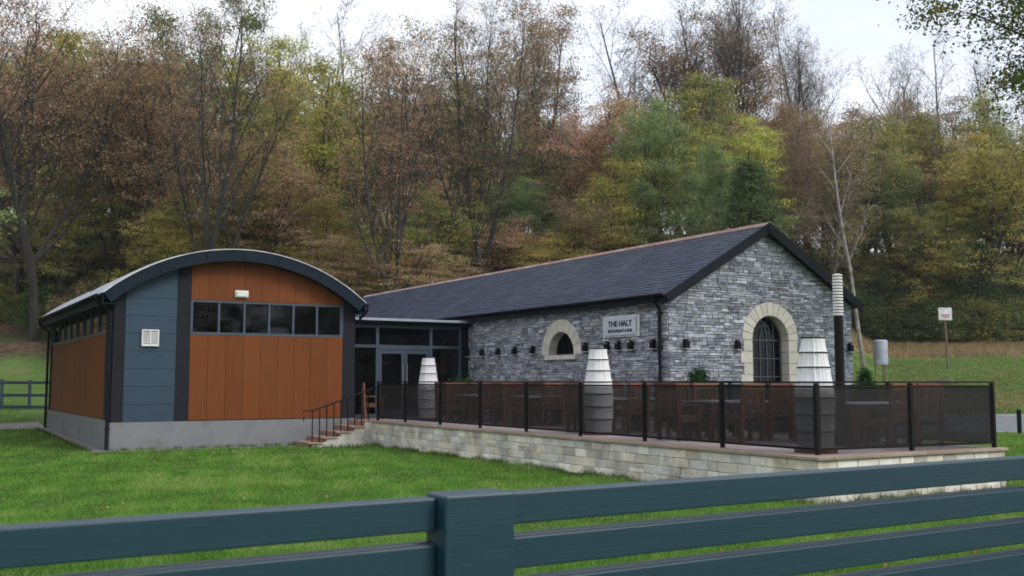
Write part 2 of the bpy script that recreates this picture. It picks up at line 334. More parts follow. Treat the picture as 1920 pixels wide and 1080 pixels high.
# ------------------------------------------------------------------ stone laying
def clip(poly, a, b):                 # keep the side of line a->b where cross >= 0
    o = []
    for i in range(len(poly)):
        p, q = poly[i], poly[(i+1) % len(poly)]
        sp = (b[0]-a[0])*(p[1]-a[1])-(b[1]-a[1])*(p[0]-a[0]); sq = (b[0]-a[0])*(q[1]-a[1])-(b[1]-a[1])*(q[0]-a[0])
        if sp >= 0: o.append(p)
        if sp*sq < 0: s = sp/(sp-sq); o.append((p[0]+(q[0]-p[0])*s, p[1]+(q[1]-p[1])*s))
    return o
def area(p): return abs(sum(p[i][0]*p[(i+1) % len(p)][1]-p[(i+1) % len(p)][0]*p[i][1] for i in range(len(p))))/2
def lay(rng, u0, u1, z0, z1, hr, wr, fn, parent, matl, name, keep, palette, jut=(.006,.036), gap=.009, region=None, dropf=None, ruin=.004, split=.25, stuff=True):
    """courses of stones as (polygon, depth, colour); the largest-looking `keep` become objects"""
    pieces = []; z = z0
    while z < z1-.012:
        h = min(rng.uniform(*hr), z1-z); u = u0-rng.uniform(0, wr[0])
        if z1-(z+h) < hr[0]*.6: h = z1-z
        while u < u1:
            wd = rng.uniform(*wr); a, b = max(u, u0), min(u+wd, u1); u += wd
            if b-a < .03: continue
            rows = [(z, z+h)]
            if h > hr[1]*.75 and rng.random() < split: mid = z+h*rng.uniform(.4,.6); rows = [(z,mid),(mid,z+h)]
            for q0, q1 in rows:
                j = lambda: rng.uniform(-ruin, ruin)
                poly = [(a+gap/2+j(), q0+gap/2+j()), (b-gap/2+j(), q0+gap/2+j()), (b-gap/2+j(), q1-gap/2+j()), (a+gap/2+j(), q1-gap/2+j())]
                if dropf and dropf((a+b)/2, (q0+q1)/2): continue
                if region:
                    for A, B in region:
                        poly = clip(poly, A, B)
                        if len(poly) < 3: break
                    if len(poly) < 3 or area(poly) < .0008: continue
                c = rng.choice(palette); k = rng.uniform(.82, 1.18)
                pieces.append((poly, rng.uniform(*jut), tuple(x*k for x in c)))
        z += h
    def piece(mb, pc):
        poly, d, c = pc; n_ = len(poly); cx = sum(p[0] for p in poly)/n_; cz = sum(p[1] for p in poly)/n_
        ins = [(p[0]+(cx-p[0])*.07, p[1]+(cz-p[1])*.14) for p in poly]
        dd = [d*rng.uniform(.75, 1.25) for _ in poly]
        mb.add([fn(p[0], p[1], 0) for p in poly]+[fn(p[0], p[1], d*.55) for p in poly]+[fn(q[0], q[1], e) for q, e in zip(ins, dd)],
               [(i, (i+1) % n_, n_+(i+1) % n_, n_+i) for i in range(n_)]+[(n_+i, n_+(i+1) % n_, 2*n_+(i+1) % n_, 2*n_+i) for i in range(n_)]+[tuple(range(2*n_, 3*n_))], c)
    dist = lambda pc: (Vector(fn(pc[0][0][0], pc[0][0][1], 0))-Vector((0,0,EYE))).length_squared/(area(pc[0])+1e-4)
    pieces.sort(key=dist)
    for pc in pieces[:keep]:
        mb = MB(); piece(mb, pc); build(name, mb, matl, parent)
    rest = pieces[keep:]
    if rest:
        mb = MB()
        for pc in rest: piece(mb, pc)
        build(name+'s', mb, matl, parent, kind='stuff' if stuff else None)
    return len(pieces)

# ------------------------------------------------------------------ stone restaurant
BX0, BX1, BY0, BY1, EZ, AZ, RX = 16.0, 22.4, 19.67, 46.0, 3.86, 5.72, 19.2
rest = empty('stone_restaurant', (19.2, 33, 0), 'long grey stone restaurant building with dark slate roof and arched windows behind the terrace', 'building')
rng = random.Random(4)
pal = [(1,1,1),(1.12,1.12,1.14),(.8,.8,.83),(.66,.68,.72),(1.3,1.3,1.32),(.95,.98,1.06),(.55,.57,.62),(1.05,1.0,.93),(1.5,1.5,1.5),(.88,.86,.82)]
GC, GZ, GI, GO = 19.34, 2.85, .635, .975      # gable window: centre, spring height, inner and outer radius
LC, LZ, LI, LO = 24.3, 2.53, .65, 1.0         # half-round window on the long wall
# wall cores, made of upright strips with the openings left out
def wall_core(us, zbot, ztop, opening, fn, thick):
    m = MB()
    for a, b in zip(us[:-1], us[1:]):
        c = (a+b)/2; ta, tb = ztop(a), ztop(b); op = opening(c)
        segs = [(zbot, zbot, ta, tb)] if not op else ([(zbot, zbot, op[0], op[0])] if op[0] > zbot else [])+[(op[1], op[1], ta, tb)]
        for za0, zb0, za1, zb1 in segs:
            for d in (0, thick): m.add([fn(a, za0, d), fn(b, zb0, d), fn(b, zb1, d), fn(a, za1, d)], [(0,1,2,3)])
            m.add([fn(a, za0, 0), fn(b, zb0, 0), fn(b, zb0, thick), fn(a, za0, thick)], [(0,1,2,3)])
            m.add([fn(a, za1, 0), fn(b, zb1, 0), fn(b, zb1, thick), fn(a, za1, thick)], [(0,1,2,3)])
            if op or a == us[0] or b == us[-1]:
                m.add([fn(a, za0, 0), fn(a, za0, thick), fn(a, za1, thick), fn(a, za1, 0)], [(0,1,2,3)])
                m.add([fn(b, zb0, 0), fn(b, zb0, thick), fn(b, zb1, thick), fn(b, zb1, 0)], [(0,1,2,3)])
    return m
gz = lambda u: EZ+(AZ-EZ)*(1-abs(u-RX)/3.2)
def gop(u):
    d = abs(u-GC)
    return (0.72, GZ+math.sqrt(max(.72**2-d*d, 0))) if d < .72 else None
fg = lambda u, z, d: (u, BY0+d, z); fg_out = lambda u, z, d: (u, BY0-d, z)
us = sorted(set([BX0, RX, BX1]+list(np.linspace(BX0, BX1, 60))+[GC-.72, GC+.72]))
gwall = build('gable_wall', wall_core(us, 0, gz, gop, fg, .3), M['mortar'], rest)
def lop(u):
    d = abs(u-LC)
    return (LZ, LZ+math.sqrt(max(.72**2-d*d, 0))) if d < .72 else None
fl = lambda u, z, d: (BX0+d, u, z); fl_out = lambda u, z, d: (BX0-d, u, z)
us = sorted(set([BY0+.3, 30.2]+list(np.linspace(BY0+.3, 30.2, 90))+[LC-.72, LC+.72]))
lwall = build('side_wall', wall_core(us, 0, lambda u: EZ, lop, fl, .3), M['mortar'], rest)
m = MB(); m.box(BX0, BX0+.3, 30.2, BY1, 0, EZ); m.box(BX1-.3, BX1, BY0+.3, BY1, 0, EZ); m.box(BX0+.3, BX1-.3, BY1-.3, BY1, 0, EZ)
m.prism([(BX0,EZ),(BX1,EZ),(RX,AZ)], lambda u, v, t: (u, t, v), BY1-.3, BY1)
build('rear_wall', m, M['stone'], rest)
m = MB(); m.box(BX0+.3, BX1-.3, BY0+.3, BY1-.3, .6, .7); m.box(BX0+.3, BX1-.3, 27.9, 28, .7, EZ); m.box(BX0+.3, BX1-.3, BY0+.3, 28, EZ-.1, EZ)
build('interior', m, M['dark_in'], rest)
gdrop = lambda u, z: (abs(u-GC) < .8 and z < GZ) or math.hypot(u-GC, z-GZ) < .8
e = .02
greg = [((BX0+e,10),(BX0+e,-1)), ((BX1-e,-1),(BX1-e,10)), ((BX0, 0),(BX1, 0)), ((BX1,EZ),(RX,AZ)), ((RX,AZ),(BX0,EZ))]
lay(rng, BX0, BX1, .0, AZ, (.045,.098), (.12,.38), fg_out, gwall, M['stone'], 'stone', 200, pal, region=greg, dropf=gdrop)
ldrop = lambda u, z: (z > LZ-.1 and math.hypot(u-LC, z-LZ) < .84) or (abs(u-LC) < .7 and LZ-.13 < z < LZ)
lay(rng, BY0-.02, 30.0, .0, EZ, (.045,.098), (.12,.38), lambda u, z, d: fl_out(u, z, d), lwall, M['stone'], 'stone', 100, pal, dropf=ldrop)
# voussoirs
def arch(parent, c, z0, ri, ro, k, fn, proud, depth, name='arch_stone', a0=0, a1=math.pi):
    for i in range(k):
        t0, t1 = a0+(a1-a0)*i/k+.008, a0+(a1-a0)*(i+1)/k-.008
        m = MB(); q = 3; o = []
        for s in range(q+1): t_ = t0+(t1-t0)*s/q; o.append((c+ro*math.cos(t_), z0+ro*math.sin(t_)))
        for s in range(q, -1, -1): t_ = t0+(t1-t0)*s/q; o.append((c+ri*math.cos(t_), z0+ri*math.sin(t_)))
        kk = rng.uniform(.9, 1.08); pr = proud+rng.uniform(0,.006)
        n_ = len(o)
        m.add([fn(u,v,pr) for u,v in o]+[fn(u,v,-depth) for u,v in o],
              [(s, s+1, 2*q+1-s-1, 2*q+1-s) for s in range(q)]+[(j, n_+j, n_+(j+1) % n_, (j+1) % n_) for j in range(n_)], (kk,kk,kk*.98))
        build(name, m, M['cream'], parent, bevel=.006)
gsur = build('gable_window_surround', MB().box(GC-.67, GC+.67, BY0+.22, BY0+.29, .70, .78), M['cream'], rest)
arch(gsur, GC, GZ, GI, GO, 13, fg_out, .05, .27)
zz = .78; alt = 0
hs = [.30,.30,.28,.31,.29,.30,.29]
while zz < GZ-.03:
    h = min(hs[alt % 7], GZ-zz)
    if GZ-(zz+h) < .12: h = GZ-zz
    for sgn in (-1, 1):
        wd = 1.03 if alt % 2 else .93
        a_, b_ = (GC+sgn*GI, GC+sgn*wd); a_, b_ = min(a_, b_), max(a_, b_); kk = rng.uniform(.92, 1.06)
        build('jamb_stone', MB().box(a_, b_, BY0-.05-rng.uniform(0,.006), BY0+.27, zz+.005, zz+h-.005, (kk,kk,kk)), M['cream'], gsur, bevel=.006)
    zz += h; alt += 1
lsur = build('half_round_window_surround', MB().box(BX0-.10, BX0+.27, LC-.78, LC+.78, LZ-.13, LZ-.003), M['cream'], rest, bevel=.008)
arch(lsur, LC, LZ, LI, LO, 9, fl_out, .05, .27)
# arched window in the gable: frame, bars, pane
yb = BY0+.24
win = MB(); pts = [(GC-.60, .80)]+[(GC+.60*math.cos(t_), GZ+.60*math.sin(t_)) for t_ in np.linspace(math.pi, 0, 17)]+[(GC+.60, .80)]
win.tube([(u, yb, z) for u, z in pts], .035, 6); wf = build('arched_window', win, M['frame_d'], rest)
for dx in (-.36, -.12, .12, .36):
    top = GZ+(math.sqrt(.6**2-dx*dx) if abs(dx) > .2 else .30)
    build('glazing_bar', MB().box(GC+dx-.012, GC+dx+.012, yb-.02, yb+.02, .8, top if abs(dx) > .2 else GZ+.06), M['frame'], wf)
for z_ in (.98, 1.45, 1.92, 2.39, 2.86):
    build('glazing_bar', MB().box(GC-.58, GC+.58, yb-.026, yb-.002, z_-.012, z_+.012), M['frame'], wf)
for sgn in (-1, 1):     # interlaced tracery in the head
    cc = GC+sgn*.60; arcp = [(cc-sgn*.72*math.cos(t_), yb-.012, GZ+.72*math.sin(t_)) for t_ in np.linspace(0, R_(50), 9)]
    build('tracery_bar', MB().tube(arcp, .012, 5), M['frame'], wf)
    cc = GC+sgn*.02; arcp = [(cc+sgn*.22*math.cos(t_), yb-.012, GZ+.28+.12*math.sin(t_)) for t_ in np.linspace(0, math.pi, 9)]
    build('tracery_bar', MB().tube(arcp, .012, 5), M['frame'], wf)
m = MB(); poly = pts; m.add([(u, yb+.008, z) for u, z in poly], [tuple(range(len(poly)))]); build('pane', m, M['glass'], wf)
xb = BX0+.25
pts = [(LC+.64*math.cos(t_), LZ+.62*math.sin(t_)) for t_ in np.linspace(math.pi, 0, 19)]
wl_ = build('half_round_window', MB().tube([(xb, u, z+.03) for u, z in pts]+[(xb, pts[0][0], LZ+.03)], .03, 6), M['frame_d'], rest)
m = MB(); m.add([(xb+.005, u, z) for u, z in pts], [tuple(range(len(pts)))]); build('pane', m, M['glass'], wl_)
build('glazing_bar', MB().box(xb-.015, xb+.015, LC-.012, LC+.012, LZ, LZ+.6), M['frame_d'], wl_)
# roof deck + slates
OV = .16; RZ = AZ+.12; sl = (RZ-(EZ+.04))/3.36            # slope from eave x = RX-3.36
def rf(u, s, d):                       # u along y, s distance in x from ridge (0..3.36), d lift; near slope
    nx, nz = -math.sin(math.atan(sl)), math.cos(math.atan(sl)); return (RX-s+nx*d, u, RZ-s*sl+nz*d)
def rb(u, s, d):
    nx, nz = math.sin(math.atan(sl)), math.cos(math.atan(sl)); return (RX+s+nx*d, u, RZ-s*sl+nz*d)
Y0r, Y1r = BY0-.22, BY1+.2
roof = MB()
for fn in (rf, rb):
    roof.add([fn(Y0r+.02,0,-.10), fn(Y1r,0,-.10), fn(Y1r,3.34,-.10), fn(Y0r+.02,3.34,-.10), fn(Y0r+.02,0,-.01), fn(Y1r,0,-.01), fn(Y1r,3.34,-.01), fn(Y0r+.02,3.34,-.01)],
             [(0,1,2,3),(4,5,6,7),(0,1,5,4),(1,2,6,5),(2,3,7,6),(3,0,4,7)])
roof = build('roof', roof, M['darkpanel'], rest)
sr = random.Random(8); sla = []
rows = 21; ex = 3.36/rows
for r_i in range(rows):
    s1 = 3.40-r_i*ex; s0 = s1-ex-.03; off = (r_i % 2)*.16; u = Y0r-off
    while u < Y1r:
        a_, b_ = max(u, Y0r), min(u+.32, Y1r); u += .32
        if b_-a_ < .03: continue
        k = sr.uniform(.72, 1.35); hue = sr.uniform(-.05, .05); sla.append((a_+.002, b_-.002, max(s0, .01), s1+sr.uniform(-.006,.006), sr.uniform(.016,.022), (k*(1+hue), k, k*(1-hue*.6))))
def slate(mb, q):
    a_, b_, s0, s1, th, c = q
    P = [rf(a_, s0, .001), rf(b_, s0, .001), rf(b_, s1, th-.008), rf(a_, s1, th-.008), rf(a_, s0, .008), rf(b_, s0, .008), rf(b_, s1, th), rf(a_, s1, th)]
    mb.add(P, [(4,7,6,5),(3,2,6,7),(0,3,7,4),(1,5,6,2)], c)
sla.sort(key=lambda q: q[0]+q[3]*.3)
for q in sla[:295]:
    mb = MB(); slate(mb, q); build('slate', mb, M['slate'], roof)
mb = MB()
for q in sla[295:]: slate(mb, q)
build('slates', mb, M['slate'], roof, kind='stuff')
mb = MB()
for r_i in range(rows):
    s1 = 3.40-r_i*ex; s0 = max(s1-ex-.03, .01)
    mb.add([rb(Y0r,s0,.004), rb(Y1r,s0,.004), rb(Y1r,s1,.02), rb(Y0r,s1,.02), rb(Y0r,s1,0), rb(Y1r,s1,0)], [(0,1,2,3),(3,2,5,4)])
build('rear_slates', mb, M['slate'], roof, kind='stuff')
u = Y0r-.03
while u < Y1r:
    b_ = min(u+.45, Y1r+.03); k = sr.uniform(.85, 1.15); fade = min(1, max(0, (u-30)/14)); mb = MB(); P = []
    for uu, ex_ in ((u, .004), (b_-.006, 0)):
        for s, zz_ in ((-.13,-.07),(-.085,-.012),(-.035,.02),(.035,.02),(.085,-.012),(.13,-.07)): P.append((RX+s, uu, RZ+zz_+.02+ex_))
    mb.add(P, [(i, i+1, i+7, i+6) for i in range(5)]+[(0,1,2,3,4,5)], (k, k*(1+fade*.5), k*(1+fade*.75))); build('ridge_tile', mb, M['ridge'], roof); u += .45
# barge boards, soffit, gutter, downpipes
for fn in (rf, rb):
    m = MB(); P = []
    for yy in (Y0r-.035, Y0r): P += [fn(yy,-.0,.035), fn(yy,3.44,.035), fn(yy,3.44,-.20), fn(yy,0,-.20)]
    m.add(P, [(0,1,2,3),(7,6,5,4),(0,4,5,1),(2,6,7,3),(1,5,6,2)]); build('barge_board', m, M['black'], rest)
    m = MB(); P = []
    for yy in (Y0r+.002, BY0-.0): P += [fn(yy,0,-.105), fn(yy,3.36,-.105), fn(yy,3.36,-.14), fn(yy,0,-.14)]
    m.add(P, [(0,1,2,3),(0,4,5,1),(2,6,7,3),(1,5,6,2)]); build('soffit', m, M['black'], rest)
build('apex_cover', MB().box(RX-.05, RX+.05, Y0r-.045, Y0r-.036, RZ-.20, RZ+.03), M['black'], rest)
ex0 = RX-3.40
def gutter(parent, p0, p1, r=.065, name='gutter'):
    p0, p1 = Vector(p0), Vector(p1); d = (p1-p0).normalized(); sx = d.cross(Vector((0,0,1))); m = MB(); P = []
    for p_ in (p0, p1):
        for rr in (r, r-.008):
            for k in range(9):
                t_ = math.pi*k/8; P.append(p_+sx*(-math.cos(t_)*rr)+Vector((0,0,-math.sin(t_)*rr)))
    f = [(k, k+1, 18+k+1, 18+k) for k in range(8)]+[(9+k, 27+k, 27+k+1, 9+k+1) for k in range(8)]+[(0,18,27,9),(8,17,35,26)]+[(k, 9+k, 10+k, k+1) for k in range(8)]+[(18+k, 19+k, 28+k, 27+k) for k in range(8)]
    m.add(P, f); return build(name, m, M['black'], parent)
gutter(rest, (ex0-.075, Y0r, EZ+.045), (ex0-.075, 46, EZ+.045))
build('fascia_board', MB().box(ex0-.012, ex0+.012, Y0r+.003, 46, EZ-.16, EZ+.03), M['black'], rest)
build('eave_soffit', MB().box(ex0+.014, BX0-.035, BY0-.16, 46, EZ-.12, EZ-.09), M['black'], rest)
dp = build('downpipe', MB().tube([(ex0-.075, 19.86, EZ), (ex0-.075, 19.86, EZ-.10), (BX0-.10, 19.86, EZ-.30), (BX0-.10, 19.86, .75)], .042, 10), M['black'], rest)
for z_ in (1.6, 2.6, 3.45): build('pipe_bracket', MB().box(BX0-.15, BX0-.02, 19.86-.055, 19.86+.055, z_, z_+.04), M['black'], dp)
# right corner sliver gutter end
gutter(rest, (RX+3.47, Y0r, EZ+.045), (RX+3.47, 46, EZ+.045))

# wall lamps
def lamp(loc, face, lab):
    o = empty('wall_lamp', loc, lab, 'wall lamp', 'black box wall lamps on the stone walls')
    if face == 'x': bx = lambda a0,a1,b0,b1,c0,c1: MB().box(loc[0]-a1, loc[0]-a0, loc[1]+b0, loc[1]+b1, loc[2]+c0, loc[2]+c1)
    else: bx = lambda a0,a1,b0,b1,c0,c1: MB().box(loc[0]+b0, loc[0]+b1, loc[1]-a1, loc[1]-a0, loc[2]+c0, loc[2]+c1)
    build('back_plate', bx(.03,.045,-.045,.045,-.07,.11), M['black'], o)
    build('lamp_body', bx(.045,.155,-.065,.065,-.10,.075), M['black'], o, bevel=.004)
    build('lamp_cap', bx(.045,.12,-.048,.048,.085,.13), M['black'], o)
    build('glass_band', bx(.046,.157,-.067,.067,-.118,-.104), M['white'], o)
    build('lamp_base', bx(.046,.14,-.055,.055,-.15,-.121), M['black'], o)
ln = [('x',29.72,'next to the glass entrance, farthest of the row'),('x',28.78,'second from the glass entrance'),('x',27.76,'third from the glass entrance'),
      ('x',26.77,'fourth from the glass entrance'),('x',25.74,'just left of the half-round window'),('x',23.05,'just right of the half-round window'),
      ('x',22.05,'under the left end of the sign'),('x',21.57,'under the middle of the sign'),('x',21.03,'under the right end of the sign'),('x',20.13,'beside the corner downpipe')]
for f_, u, tx in ln: lamp((BX0, u, 2.70), 'x', 'black box lamp on long stone wall, '+tx)
for u, tx in [(16.5,'near the left corner'),(18.17,'left of the arched window'),(22.24,'at the right corner')]: lamp((u, BY0, 2.70), 'y', 'black box lamp on stone gable wall, '+tx)
# sign
sg = empty('restaurant_sign', (BX0-.03, 21.48, 3.2), 'pale rectangular restaurant sign with dark lettering mounted high on the stone side wall', 'sign')
build('backboard', MB().box(BX0-.06, BX0-.03, 20.71, 22.26, 2.93, 3.48), M['signwhite'], sg, bevel=.005)
build('front_panel', MB().box(BX0-.10, BX0-.085, 20.80, 22.17, 2.98, 3.43), M['signglass'], sg, bevel=.003)
for u in (20.87, 22.10):
    for z_ in (3.03, 3.38): build('stud', MB().tube([(BX0-.06,u,z_),(BX0-.108,u,z_)], .018, 10), M['steel'], sg)
def text(body, size, loc, rot, matl, parent, name, off=0, sx=1, ext=.004):
    c = bpy.data.curves.new(name, 'FONT'); c.body = body; c.size = size; c.align_x = 'CENTER'; c.align_y = 'CENTER'; c.extrude = ext; c.offset = off
    tmp = bpy.data.objects.new(name, c); COL.objects.link(tmp); dg = bpy.context.evaluated_depsgraph_get()
    me = bpy.data.meshes.new_from_object(tmp.evaluated_get(dg)); bpy.data.objects.remove(tmp)
    me.materials.clear(); me.materials.append(matl)
    a_ = me.attributes.new('tint', 'FLOAT_COLOR', 'FACE'); a_.data.foreach_set('color', np.ones(4*len(me.polygons), 'f'))
    o = bpy.data.objects.new(name, me); COL.objects.link(o); o.parent = parent; p0 = Vector(ORG[parent.name]); o.location = Vector(loc)-p0; o.rotation_euler = rot; o.scale = (sx,1,1)
    return o
rx = (math.pi/2, 0, -math.pi/2)
text('THE HALT', .20, (BX0-.106, 21.46, 3.265), rx, M['ink'], sg, 'lettering', .006, 1.10)
text('RESTAURANT & BAR', .115, (BX0-.106, 21.46, 3.085), rx, M['ink'], sg, 'lettering', .002, .98)

# ------------------------------------------------------------------ shed
SX0, SX1, SY0, SY1 = 4.8, 11.5, 28.45, 41.0
shed = empty('arched_shed', (8.1, 34, 0), 'shed-like hall with curved roof, orange wood cladding and slate blue panel on a grey plinth', 'building')
CX, RAD = 8.06, 5.56; CZ = 5.40-RAD
arcz = lambda x, r: CZ+math.sqrt(max(r*r-(x-CX)**2, 0))
RI = RAD-.30
m = MB(); m.box(SX0, SX1, SY0-.03, SY0+.2, 0, .74); build('plinth', m, M['render'], shed)
m = MB(); m.box(SX0-.03, SX0+.17, SY0+.2, SY1, 0, .78); m.box(SX1-.2, SX1, SY0+.2, SY1, 0, .74); m.box(SX0, SX1, SY1, SY1+.1, 0, .74); build('plinth', m, M['render'], shed)
# core walls behind cladding
m = MB(); xs = np.linspace(SX0+.06, SX1-.06, 31)
for a_, b_ in zip(xs[:-1], xs[1:]):
    cmid = (a_+b_)/2
    segs = [(.74, 3.12),(3.95, None)] if 6.8 < cmid < 11.08 else [(.74, None)]
    for z0, z1 in segs:
        m.add([(a_,SY0+.05,z0),(b_,SY0+.05,z0),(b_,SY0+.05,z1 or arcz(b_,RI)),(a_,SY0+.05,z1 or arcz(a_,RI))], [(0,1,2,3)])
m.add([(SX0+.06,SY0+.05,.74),(SX0+.06,SY1,.74),(SX0+.06,SY1,3.14),(SX0+.06,SY0+.05,3.14)], [(0,1,2,3)])
m.box(SX1-.1, SX1, SY0+.08, SY1, .74, 3.95)
for a_, b_ in zip(xs[:-1], xs[1:]): m.add([(a_,SY1,.74),(b_,SY1,.74),(b_,SY1,arcz(b_,RI)),(a_,SY1,arcz(a_,RI))], [(0,1,2,3)])
build('wall', m, M['darkpanel'], shed)
m = MB(); m.box(SX0+.2, SX1-.2, SY0+.3, SY1-.3, .74, .80); m.box(SX0+.2, SX1-.2, 33.5, 33.6, .8, 4.6)
for xx in (6.2, 8.4, 10.5): m.box(xx, xx+.12, 33.2, 33.4, .8, 4.6)
build('interior', m, M['dark_in'], shed)
m = MB(); m.box(11.0, 11.06, 29.4, 32.8, .8, 4.2); build('partition', m, M['mid_in'], shed)
def front_panel(name, x0, x1, z0, z1, matl, y=SY0, th=.05, k=1, lab=None):
    g = .004; m = MB(); P = []; n_ = 4
    xs_ = [x0+g+(x1-x0-2*g)*i/n_ for i in range(n_+1)]
    top = [(x, (arcz(x, RI) if z1 is None else z1-g)) for x in xs_]
    if z1 is not None: top = [top[0], top[-1]]
    poly = [(x0+g, z0+g), (x1-g, z0+g)]+top[::-1]
    m.prism(poly, lambda u, v, t_: (u, t_, v), y, y+th, (k,k,k)); return build(name, m, matl, shed)
pr = random.Random(3)
xs_ = np.linspace(6.77, 11.12, 10)
for a_, b_ in zip(xs_[:-1], xs_[1:]): front_panel('wood_panel', a_, b_, .76, 3.06, M['wood'], SY0+pr.uniform(-.002,.002), k=pr.uniform(.93,1.07))
for a_, b_ in zip(xs_[:-1], xs_[1:]): front_panel('wood_panel', a_, b_, 4.0, None, M['wood'], SY0+pr.uniform(-.002,.002), k=pr.uniform(.93,1.07))
front_panel('charcoal_panel', SX0+.002, 5.1, .70, 2.35, M['darkpanel'], SY0-.012); front_panel('charcoal_panel', SX0+.002, 5.1, 2.35, None, M['darkpanel'], SY0-.012)
front_panel('charcoal_panel', 6.41, 6.77, .74, None, M['darkpanel'], SY0-.012)
front_panel('charcoal_panel', 11.12, SX1, .74, None, M['darkpanel'], SY0-.012)
zz = .74
while zz < 4.6:
    nz_ = zz+.465
    front_panel('blue_board', 5.1, 6.41, zz, nz_ if nz_ < 4.25 else None, M['blue'], SY0+pr.uniform(-.004,.004), k=pr.uniform(.88,1.12))
    if nz_ >= 4.25: break
    zz = nz_
# front window band
fy = SY0-.005
wb = build('window_band', MB().box(6.77, 11.12, fy, fy+.09, 3.06, 3.13).box(6.77, 11.12, fy, fy+.09, 3.94, 3.995).box(6.77,6.83,fy,fy+.09,3.13,3.94).box(11.03,11.12,fy,fy+.09,3.13,3.94), M['frame'], shed)
xw = np.linspace(6.83, 11.03, 7)
for x in xw[1:-1]: build('mullion', MB().box(x-.03, x+.03, fy+.004, fy+.08, 3.13, 3.94), M['frame'], wb)
for i in range(6): build('pane', MB().box(xw[i]+.03, xw[i+1]-.03, fy+.05, fy+.056, 3.13, 3.94), M['glass'], wb)
# left side
ys_ = np.linspace(SY0+1.0, SY1-.55, 23)
for a_, b_ in zip(ys_[:-1], ys_[1:]):
    k = pr.uniform(.92, 1.07); build('wood_panel', MB().box(SX0+pr.uniform(0,.003), SX0+.05, a_+.004, b_-.004, .80, 3.08, (k,k,k)), M['wood'], shed)
build('charcoal_panel', MB().box(SX0-.012, SX0+.05, SY0+.06, SY0+1.0-.004, .74, 3.98), M['darkpanel'], shed)
build('charcoal_panel', MB().box(SX0-.012, SX0+.05, SY1-.546, SY1, .78, 3.98), M['darkpanel'], shed)
fx = SX0-.005
wb = build('window_band', MB().box(fx, fx+.09, SY0+1, SY1-.55, 3.08, 3.15).box(fx, fx+.09, SY0+1, SY1-.55, 3.92, 3.98), M['frame'], shed)
yw = np.linspace(SY0+1.03, SY1-.58, 9)
for y in yw: build('mullion', MB().box(fx+.004, fx+.08, y-.03, y+.03, 3.15, 3.92), M['frame'], wb)
for i in range(8): build('pane', MB().box(fx+.05, fx+.056, yw[i]+.03, yw[i+1]-.03, 3.15, 3.92), M['glass'], wb)
# curved roof
ry0, ry1 = 28.08, 41.25; nA = 30
ta = math.asin(3.61/RAD); angs = np.linspace(-ta, ta, nA+1)
ap = lambda a_, r, y: (CX+r*math.sin(a_), y, CZ+r*math.cos(a_))
m = MB()
for i in range(nA):
    a_, b_ = angs[i], angs[i+1]
    m.add([ap(a_,RAD,ry0),ap(b_,RAD,ry0),ap(b_,RAD,ry1),ap(a_,RAD,ry1)], [(0,1,2,3)])
    m.add([ap(a_,RAD-.28,ry0+.05),ap(b_,RAD-.28,ry0+.05),ap(b_,RAD-.28,ry1),ap(a_,RAD-.28,ry1)], [(3,2,1,0)])
    m.add([ap(a_,RAD,ry1),ap(b_,RAD,ry1),ap(b_,RAD-.28,ry1),ap(a_,RAD-.28,ry1)], [(0,1,2,3)])
sroof = build('curved_roof', m, M['zinc'], shed, smooth=False)
for y in np.arange(ry0+.5, ry1, .5):
    m = MB()
    for i in range(nA):
        a_, b_ = angs[i], angs[i+1]; y0_, y1_ = y-.012, y+.012
        m.add([ap(a_,RAD,y0_),ap(b_,RAD,y0_),ap(b_,RAD,y1_),ap(a_,RAD,y1_),ap(a_,RAD+.03,y0_),ap(b_,RAD+.03,y0_),ap(b_,RAD+.03,y1_),ap(a_,RAD+.03,y1_)], [(4,5,6,7),(0,1,5,4),(2,3,7,6)])
    build('standing_seam', m, M['zinc'], sroof)
cuts = [0,6,11,15,19,24,30]
for c0, c1 in zip(cuts[:-1], cuts[1:]):
    m = MB(); e0, e1 = angs[c0]+.001, angs[c1]-.001; q = np.linspace(e0, e1, 6)
    for a_, b_ in zip(q[:-1], q[1:]):
        P = [ap(a_,RAD-.33,ry0-.04),ap(b_,RAD-.33,ry0-.04),ap(b_,RAD-.02,ry0-.04),ap(a_,RAD-.02,ry0-.04),ap(a_,RAD-.33,ry0),ap(b_,RAD-.33,ry0),ap(b_,RAD-.02,ry0),ap(a_,RAD-.02,ry0)]
        m.add(P, [(0,1,2,3),(7,6,5,4),(0,4,5,1),(3,2,6,7)])
    m.add([ap(e0,RAD-.33,ry0-.04),ap(e0,RAD-.02,ry0-.04),ap(e0,RAD-.02,ry0),ap(e0,RAD-.33,ry0)], [(0,1,2,3)])
    m.add([ap(e1,RAD-.33,ry0-.04),ap(e1,RAD-.02,ry0-.04),ap(e1,RAD-.02,ry0),ap(e1,RAD-.33,ry0)], [(0,1,2,3)])
    build('fascia_panel', m, M['navy'], shed)
m = MB()
for i in range(nA):
    a_, b_ = angs[i], angs[i+1]
    P = [ap(a_,RAD-.018,ry0-.06),ap(b_,RAD-.018,ry0-.06),ap(b_,RAD+.002,ry0-.06),ap(a_,RAD+.002,ry0-.06),ap(a_,RAD-.018,ry0+.03),ap(b_,RAD-.018,ry0+.03),ap(b_,RAD+.002,ry0+.03),ap(a_,RAD+.002,ry0+.03)]
    m.add(P, [(0,1,2,3),(7,6,5,4),(0,4,5,1),(3,2,6,7)])
build('roof_edge_trim', m, M['signwhite'], shed)
m = MB()
for i in range(nA):   # soffit behind the fascia
    a_, b_ = angs[i], angs[i+1]; m.add([ap(a_,RAD-.30,ry0),ap(b_,RAD-.30,ry0),ap(b_,RAD-.30,SY0+.0),ap(a_,RAD-.30,SY0+.0)], [(3,2,1,0)])
build('soffit', m, M['navy'], shed)
ezL = arcz(CX-3.61, RAD)
